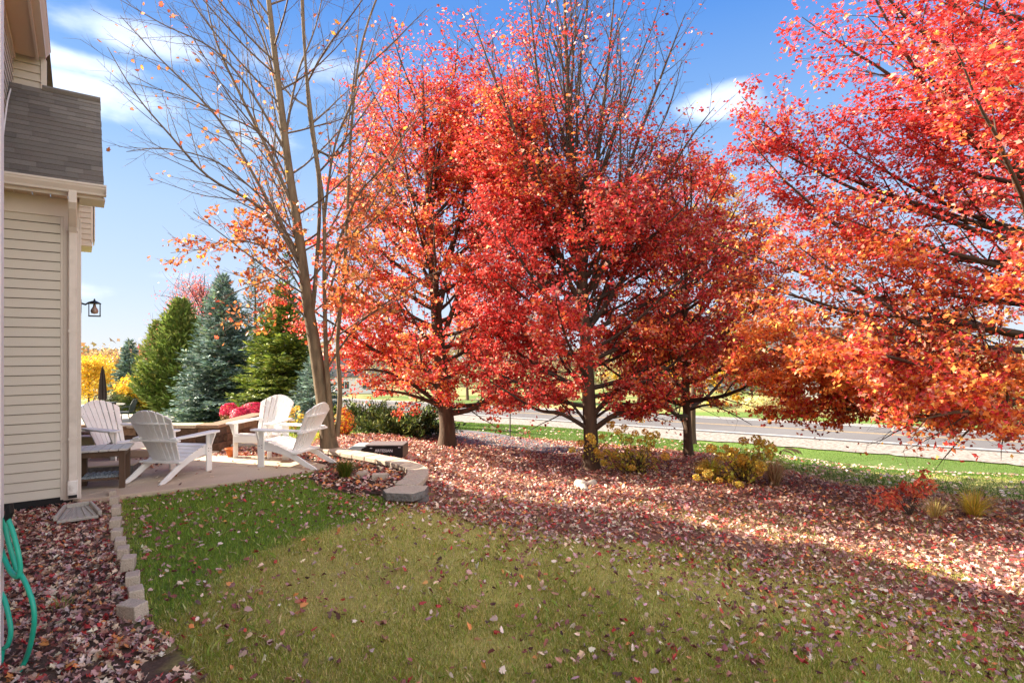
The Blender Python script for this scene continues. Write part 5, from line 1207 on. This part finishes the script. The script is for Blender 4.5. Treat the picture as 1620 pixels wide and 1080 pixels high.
# red leaved seedling with long leaflets
sb_ = ground(1440, 815, 7.6); root = empty('sumac_shrub', sb_, label='small coral red sumac like shrub standing in the leaf bed', cat='shrub'); r_ = np.random.default_rng(91); tb_ = []; lv = []; ld = []
for (u, v, Yh) in ((1462,745,7.6),(1470,760,7.5),(1450,765,7.6),(1475,770,7.5),(1430,768,7.6),(1440,775,7.5),(1415,775,7.6),(1395,775,7.5),(1378,785,7.5),(1400,790,7.4),(1418,800,7.4),(1385,795,7.4),(1455,780,7.5),(1410,785,7.6)):
    p = P(u, v, Yh)-sb_; path = np.array(smoothpath([(0, 0, 0), p*.5+[0, 0, .08], p], 5)); tb_.append((path, np.linspace(.006, .002, len(path)), 4))
    for t in np.linspace(.62, 1, 6):
        c, d = at(path, min(t, .99))
        for k in range(5): lv.append(c+r_.normal(0, .02, 3)); ld.append(unit(d*.5+r_.normal(0, .6, 3)+np.array([0, 0, -.35])))
v, q = tube_batch(tb_); link('stem', npmesh('stem', v, q), TWIG, root)
lv = np.array(lv); ld = np.array(ld); n = len(lv); X = np.cross(ld, r_.normal(0, 1, (n, 3))); X /= np.linalg.norm(X, axis=1, keepdims=True); tv = np.array([(0, 0, 0), (.5, .45, .05), (0, 1, 0), (-.5, .45, .05)]); tf = np.array([(0, 1, 2), (0, 2, 3)])
Z = np.cross(X, ld); vv = lv[:, None]+tv[None, :, 0:1]*X[:, None]*.03+tv[None, :, 1:2]*ld[:, None]*.085+tv[None, :, 2:3]*Z[:, None]*.1
o = link('leaflets', npmesh('leaflets', vv.reshape(-1, 3), (tf[None]+(np.arange(n)*4)[:, None, None]).reshape(-1, 3), np.repeat(pick(n, [(.72,.16,.10),(.62,.09,.06),(.75,.33,.14)], [5, 3, 2]), 4, 0)), LEAFM, root); o['kind'] = 'stuff'

# ------------------------------------------------------------------ neighbour's patio and furniture
sheet('neighbour_patio', [(-25, 25.6), (-15.9, 25.6), (-16.6, 29.5), (-25, 29.8)], lambda x, y: 0*x-1.6, CONC2, 'pale paved patio of the neighbouring yard', step=2, thick=.25)
zN = -1.6
um = empty('closed_umbrella', (float(P(162, 660, 27.5)[0]), 27.5, zN), label='closed dark patio umbrella standing through the far table', cat='umbrella')
q = MB(); q.lathe([(.28, 0), (.28, .05), (.04, .09), (.04, .2)], k=12); q.obj('base', IRON, um)
q = MB(); q.tube([(0, 0, .1), (0, 0, 2.55)], .022, 8); q.obj('pole', IRON, um)
q = MB(); n_f = 16; zs = [.95, 1.3, 1.8, 2.2, 2.45, 2.5]; rs_ = [.15, .15, .12, .08, .04, .015]; b0 = len(q.v)
for z_, r0 in zip(zs, rs_):
    for j in range(n_f): a = 2*math.pi*j/n_f; rr = r0*(1.2 if j % 2 else .55)*(1+.1*math.sin(j*2.7)); q.v.append((rr*math.cos(a), rr*math.sin(a), z_-(.12 if (j % 4 == 0 and z_ < 1) else 0)))
for i in range(len(zs)-1):
    for j in range(n_f): q.f.append((i*n_f+j, i*n_f+(j+1) % n_f, (i+1)*n_f+(j+1) % n_f, (i+1)*n_f+j))
q.obj('folded_canopy', DKBROWN, um)
tb2 = empty('patio_table', (float(P(160, 660, 27.2)[0]), 27.2, zN), label='glass topped patio table on the neighbouring patio', cat='table')
q = MB(); q.lathe([(.95, .70), (.97, .71), (.95, .725), (.0, .725)], k=28); q.obj('tabletop', GLASST, tb2)
for k in range(4):
    a = .8+k*math.pi/2; q = MB(); q.tube([(.7*math.cos(a), .7*math.sin(a), 0), (.55*math.cos(a), .55*math.sin(a), .4), (.7*math.cos(a), .7*math.sin(a), .7)], .022, 6); q.obj('leg', IRON, tb2)
def pchair(u, Y, face, label, m=IRON):
    x = (u-CU)/F*Y; c = empty('patio_chair', (x, Y, zN), math.atan2(face[1], face[0])-math.pi/2, label=label, cat='patio chair', group='dark metal chairs around the far table')
    q = MB(); q.prism([(-.26, -.24, .42), (.26, -.24, .42), (.28, .26, .44), (-.28, .26, .44)], (0, 0, .03)); q.obj('seat', m, c)
    q = MB()
    for k in range(7): q.tube([(-.24+.08*k, -.25, .44), (-.24+.08*k, -.34, .75), (-.22+.075*k, -.42, 1.0)], .013, 5)
    q.tube([(-.26, -.25, .44), (-.27, -.35, .8), (-.2, -.43, 1.02), (0, -.45, 1.06), (.2, -.43, 1.02), (.27, -.35, .8), (.26, -.25, .44)], .02, 6); q.obj('backrest', m, c)
    for sx in (-1, 1):
        q = MB(); q.tube([(sx*.28, -.33, .68), (sx*.3, .0, .68), (sx*.3, .22, .66), (sx*.29, .26, .44)], .018, 6); q.obj('arm', m, c)
        q = MB(); q.tube([(sx*.26, .24, .44), (sx*.27, .28, .0)], .018, 6); q.obj('leg', m, c)
        q = MB(); q.tube([(sx*.25, -.22, .44), (sx*.26, -.32, .0)], .018, 6); q.obj('leg', m, c)
    return c
pchair(198, 26.6, (-1, -.2), 'dark metal patio chair in profile at the right end of the far table')
pchair(137, 26.2, (.9, .4), 'dark metal patio chair at the left end of the far table, beside the house edge')
pchair(150, 28.6, (.1, -1), 'dark metal patio chair on the far side of the far table')
gr = empty('wicker_cabinet', (float(P(165, 650, 25.9)[0]), 25.9, zN), label='dark brown wicker side cabinet in front of the closed umbrella', cat='cabinet')
q = MB(); q.box((-.38, -.25, .08), (.38, .25, .92)); q.obj('body', DKBROWN, gr, bevel=.02); q = MB(); q.box((-.42, -.29, .921), (.42, .29, .96)); q.obj('lid', IRON, gr, bevel=.01)

# ------------------------------------------------------------------ far deciduous trees
def fartree(name, u, vb, Y, vt, wpx, pal, wts, label, seed, n=6000, size=None, bare=0, group='trees beyond the neighbouring yard', trunkr=None, cat='tree', low=.2):
    b = ground(u, vb, Y); top = CAMZ-(vt-CV)/F*Y; h_ = top-b[2]; rad = wpx/F*Y; r_ = np.random.default_rng(seed)
    root = empty(name, b, label=label, cat=cat, group=group); tr = []; T = []
    trp = grow((0, 0, -.2), (0, 0, 1), h_*.85, 8, 0, .03, r_); rt = trunkr or .02*h_; v, q = tube_batch([(trp, np.linspace(rt, rt*(.06 if bare else .25), 9), 8)]); link('trunk', npmesh('trunk', v, q, smooth=True), BARKD, root)
    for k in range(34):
        f = (k+.5)/34; t = low+.78*f*(1-low); p, d = at(trp, t); az = k*2.4+r_.uniform(-.3, .3); ln = rad*math.sqrt(max(.05, 1-(2*f-.75)**2*.62))*r_.uniform(.8, 1.1); el = .1+1.0*f
        pa = grow(p, (math.cos(az)*math.cos(el), math.sin(az)*math.cos(el), math.sin(el)), ln, 6, .3/ln, .1, r_); tr.append((pa, np.linspace(rt*.35, rt*.06, 7), 4))
        for j in range(9):
            pq, dq = at(pa, .25+.74*j/8); p3 = grow(pq, perp(dq, .8, j*2.4), ln*.38*r_.uniform(.5, 1.2), 3, .1, .2, r_); tr.append((p3, np.linspace(rt*.08, rt*.03, 4), 3)); T += [p3[1], p3[2], p3[3]]
            if bare:
                for i in range(3): p4 = grow(p3[1+i % 3], perp(dq, .9, i*2.1+j), ln*.25, 3, .3, .2, r_); tr.append((p4, np.linspace(rt*.04, rt*.02, 4), 3))
    v, q = tube_batch(tr); link('branch', npmesh('branch', v, q), TWIG, root)
    if n:
        T = np.array(T); size = size or max(.12, Y*.0042); i = r_.integers(0, len(T), n); pts = T[i]+r_.normal(0, rad*.075, (n, 3)); keep = vnoise3(pts, 2.2/rad, seed) > .3
        leafcloud('crown', root, pts[keep], size, pal, wts, seed=seed, part='crown')
    return root
YEL = [(.78,.50,.03),(.66,.38,.03),(.80,.58,.10)]; TAN = [(.46,.28,.12),(.36,.22,.10),(.55,.36,.16)]; OGR = [(.62,.24,.05),(.5,.17,.05),(.66,.36,.08)]
fartree('yellow_tree', 214, 655, 31.5, 596, 30, YEL, [5, 3, 2], 'small bright yellow tree over the round olive shrub', 101, 5000, low=.3)
fartree('yellow_tree', 140, 640, 60, 566, 42, YEL, [5, 3, 2], 'wide yellow tree behind the closed umbrella beside the house edge', 102, 7000)
fartree('tan_tree', 182, 640, 75, 556, 34, TAN+YEL[:1], [4, 3, 3, 2], 'tan leaved tree between the yellow trees', 103, 5500)
fartree('orange_tree', 226, 640, 80, 545, 34, OGR, [4, 3, 3], 'orange topped tree behind the distant spruce', 104, 5500)
fartree('tan_tree', 118, 636, 95, 560, 34, OGR+TAN, None, 'pale orange tree just beside the house edge', 105, 4500)
fartree('tan_tree', 165, 636, 100, 552, 36, TAN, None, 'thin brown tree top above the far yellow tree', 106, 3500, bare=1)
fartree('pink_tree', 320, 660, 34, 388, 76, [(.60,.14,.14),(.5,.1,.12),(.66,.26,.2)], None, 'twiggy half bare pink tree rising behind the conifers', 107, 5200, size=.12, bare=1)
fartree('bare_tree', 300, 660, 38, 428, 50, [(.3,.14,.12)], None, 'leafless thin tree left of the pink tree', 108, 500, size=.12, bare=1)
# beyond the road
fartree('brown_tree', 850, 640, 68, 470, 70, [(.30,.22,.15),(.24,.17,.12),(.36,.2,.12)], None, 'half bare brown tree across the road behind the middle maple', 111, 3500, bare=1, group='trees across the road')
fartree('brown_tree', 740, 640, 75, 500, 60, [(.26,.24,.12),(.3,.2,.12)], None, 'brown green tree across the road behind the left maple', 112, 3500, bare=1, group='trees across the road')
fartree('far_green_tree', 1010, 645, 62, 500, 60, [(.35,.35,.06),(.5,.38,.05)], None, 'yellow green tree across the road between the two maple trunks', 113, 5000, group='trees across the road')
fartree('far_green_tree', 1190, 652, 58, 520, 45, [(.14,.16,.04),(.3,.26,.06)], None, 'olive tree across the road left of the picket fence', 114, 4500, group='trees across the road')
fartree('brown_tree', 1150, 648, 90, 460, 60, [(.34,.22,.12),(.4,.2,.08)], None, 'half bare tree left of the house across the road', 115, 3000, bare=1, group='trees across the road')
fartree('brown_tree', 1500, 660, 66, 480, 70, [(.4,.26,.08),(.32,.28,.08)], None, 'tan tree across the road right of the white house', 116, 5000, group='trees across the road')
fartree('brown_tree', 620, 640, 85, 520, 55, [(.3,.26,.12),(.4,.26,.1)], None, 'tan tree across the road behind the junipers', 117, 3500, group='trees across the road')
for i_, (u, Y, w2, lb) in enumerate(((870, 72, 1.5, 'grey brown thicket across the road left of the middle trunk'), (800, 74, 1.7, 'grey brown thicket across the road behind the marker post'), (1215, 50, 1.6, 'pale dry brush heap beside the picket fence'))):
    shrub('roadside_thicket', ground(u, 640, Y), w2*1.4, w2, 1.7, 2600, .2, [(.30,.24,.17),(.22,.18,.14),(.42,.36,.2)] if i_ < 2 else [(.6,.5,.2),(.7,.6,.3),(.4,.36,.12)], None, lb, 30+i_, group='thickets across the road')
# wooded skyline far off: one mass
n = 15000; ux = RNG.uniform(-200, 1900, n); Yf = RNG.uniform(150, 240, n); xf = (ux-CU)/F*Yf; hg = 7+5*vnoise(xf, Yf*.0, .06, 3)+3*vnoise(xf, Yf*0, .22, 8); zf = H(xf, Yf)+hg*RNG.random(n)**.7
leaf_ = scatter('treeline', LEAF0[0], LEAF0[1], np.stack([xf, Yf, zf], 1), RNG.normal(0, 1, (n, 3)), RNG.uniform(0, 6, n), 1.9*RNG.uniform(.5, 1.3, n), pick(n, [(.30,.22,.12),(.36,.26,.1),(.2,.2,.08),(.42,.24,.1)], None, .2))
tag(link('treeline', leaf_, NEEDLE), 'low brown and tan wooded skyline far beyond the road', 'woods', kind='stuff')

# ------------------------------------------------------------------ houses and picket fence across the road
def far_house(u, vb, Y, wd, dp, hw, roof_h, m, label, rz=.5, wins=()):
    b = ground(u, vb, Y); hs = empty('far_house', (b[0], b[1], b[2]), rz, label=label, cat='house', group='houses across the road')
    q = MB(); q.box((-wd/2, 0, -.5), (wd/2, dp, hw)); q.prism([(-wd/2, 0, hw), (-wd/2, dp/2, hw+roof_h-.2), (-wd/2, dp, hw)], (wd, 0, 0)); q.obj('wall', m, hs)
    for (y0, y1) in ((-.5, dp/2), (dp+.5, dp/2)):
        q = MB(); z0_ = hw-.5*roof_h/(dp/2); q.prism([(-wd/2-.4, y0, z0_), (-wd/2-.4, y1, hw+roof_h), (-wd/2-.4, y1, hw+roof_h+.18), (-wd/2-.4, y0, z0_+.18)], (wd+.8, 0, 0)); q.obj('roof', HROOF, hs)
    for (x, z0_, w_, h_) in wins:
        f = MB(); f.box((x-w_/2-.12, -.06, z0_-.12), (x+w_/2+.12, -.002, z0_+h_+.12)); fo = f.obj('window', HWHITE, hs); g = MB(); g.box((x-w_/2, -.09, z0_), (x-.05, -.062, z0_+h_)); g.box((x+.05, -.09, z0_), (x+w_/2, -.062, z0_+h_)); g.obj('pane', GLASSD, fo)
    return hs
far_house(1330, 640, 78, 17, 10, 5.8, 4.0, HWHITE, 'white two storey house across the road seen through the leaves', -.35, [(-6.5, 3.4, 1.3, 1.5), (-4.2, 3.4, 1.3, 1.5), (-1, 3.4, 1.3, 1.5), (2, 3.4, 1.3, 1.5), (5, 3.4, 1.3, 1.5), (-6, .6, 2.4, 1.7), (-1, .6, 1.6, 1.7), (4, .6, 2.2, 1.7)])
far_house(1165, 636, 110, 16, 10, 5.4, 4.2, HGREY, 'grey house across the road behind the small maple', -.3, [(-5, 3.2, 1.3, 1.5), (0, 3.2, 1.3, 1.5), (5, 3.2, 1.3, 1.5), (-4, .6, 2, 1.6), (3, .6, 2, 1.6)])
far_house(545, 640, 105, 15, 9, 3.4, 3.2, HWHITE, 'pale low house across the road behind the junipers', .3, [(-4, .9, 1.6, 1.3), (0, .9, 1.6, 1.3), (4, .9, 1.6, 1.3)])
fx0 = ground(1232, 645, 56); fn = empty('picket_fence', fx0, label='weathered pale picket fence across the road in front of the white house', cat='fence')
pk = None; pa = np.array([fx0[0], fx0[1]]); pb = P(1400, 0, 52)[:2]; ln = np.linalg.norm(pb-pa); dv = (pb-pa)/ln; rz = math.atan2(dv[1], dv[0])
for k in range(int(ln/.2)):
    xy = pa+dv*k*.2; zg = h1(*xy)
    if pk is None:
        q = MB(); q.prism([(-.05, 0, 0), (.05, 0, 0), (.05, 0, 1.05), (0, 0, 1.15), (-.05, 0, 1.05)], (0, .02, 0)); pk = q.obj('picket', FENCEM, fn, (xy[0]-fx0[0], xy[1]-fx0[1], zg-fx0[2]), (0, 0, rz))
    else:
        c_ = pk.copy(); COL.objects.link(c_); c_.location = (xy[0]-fx0[0], xy[1]-fx0[1], zg-fx0[2])
for hz_ in (.3, .85):
    a = (0, 0.03, hz_); b_ = (float(pb[0]-fx0[0]), float(pb[1]-fx0[1])+.03, float(h1(*pb)-fx0[2])+hz_); q = MB(); q.tube([a, b_], .035, 4); q.obj('rail', FENCEM, fn)
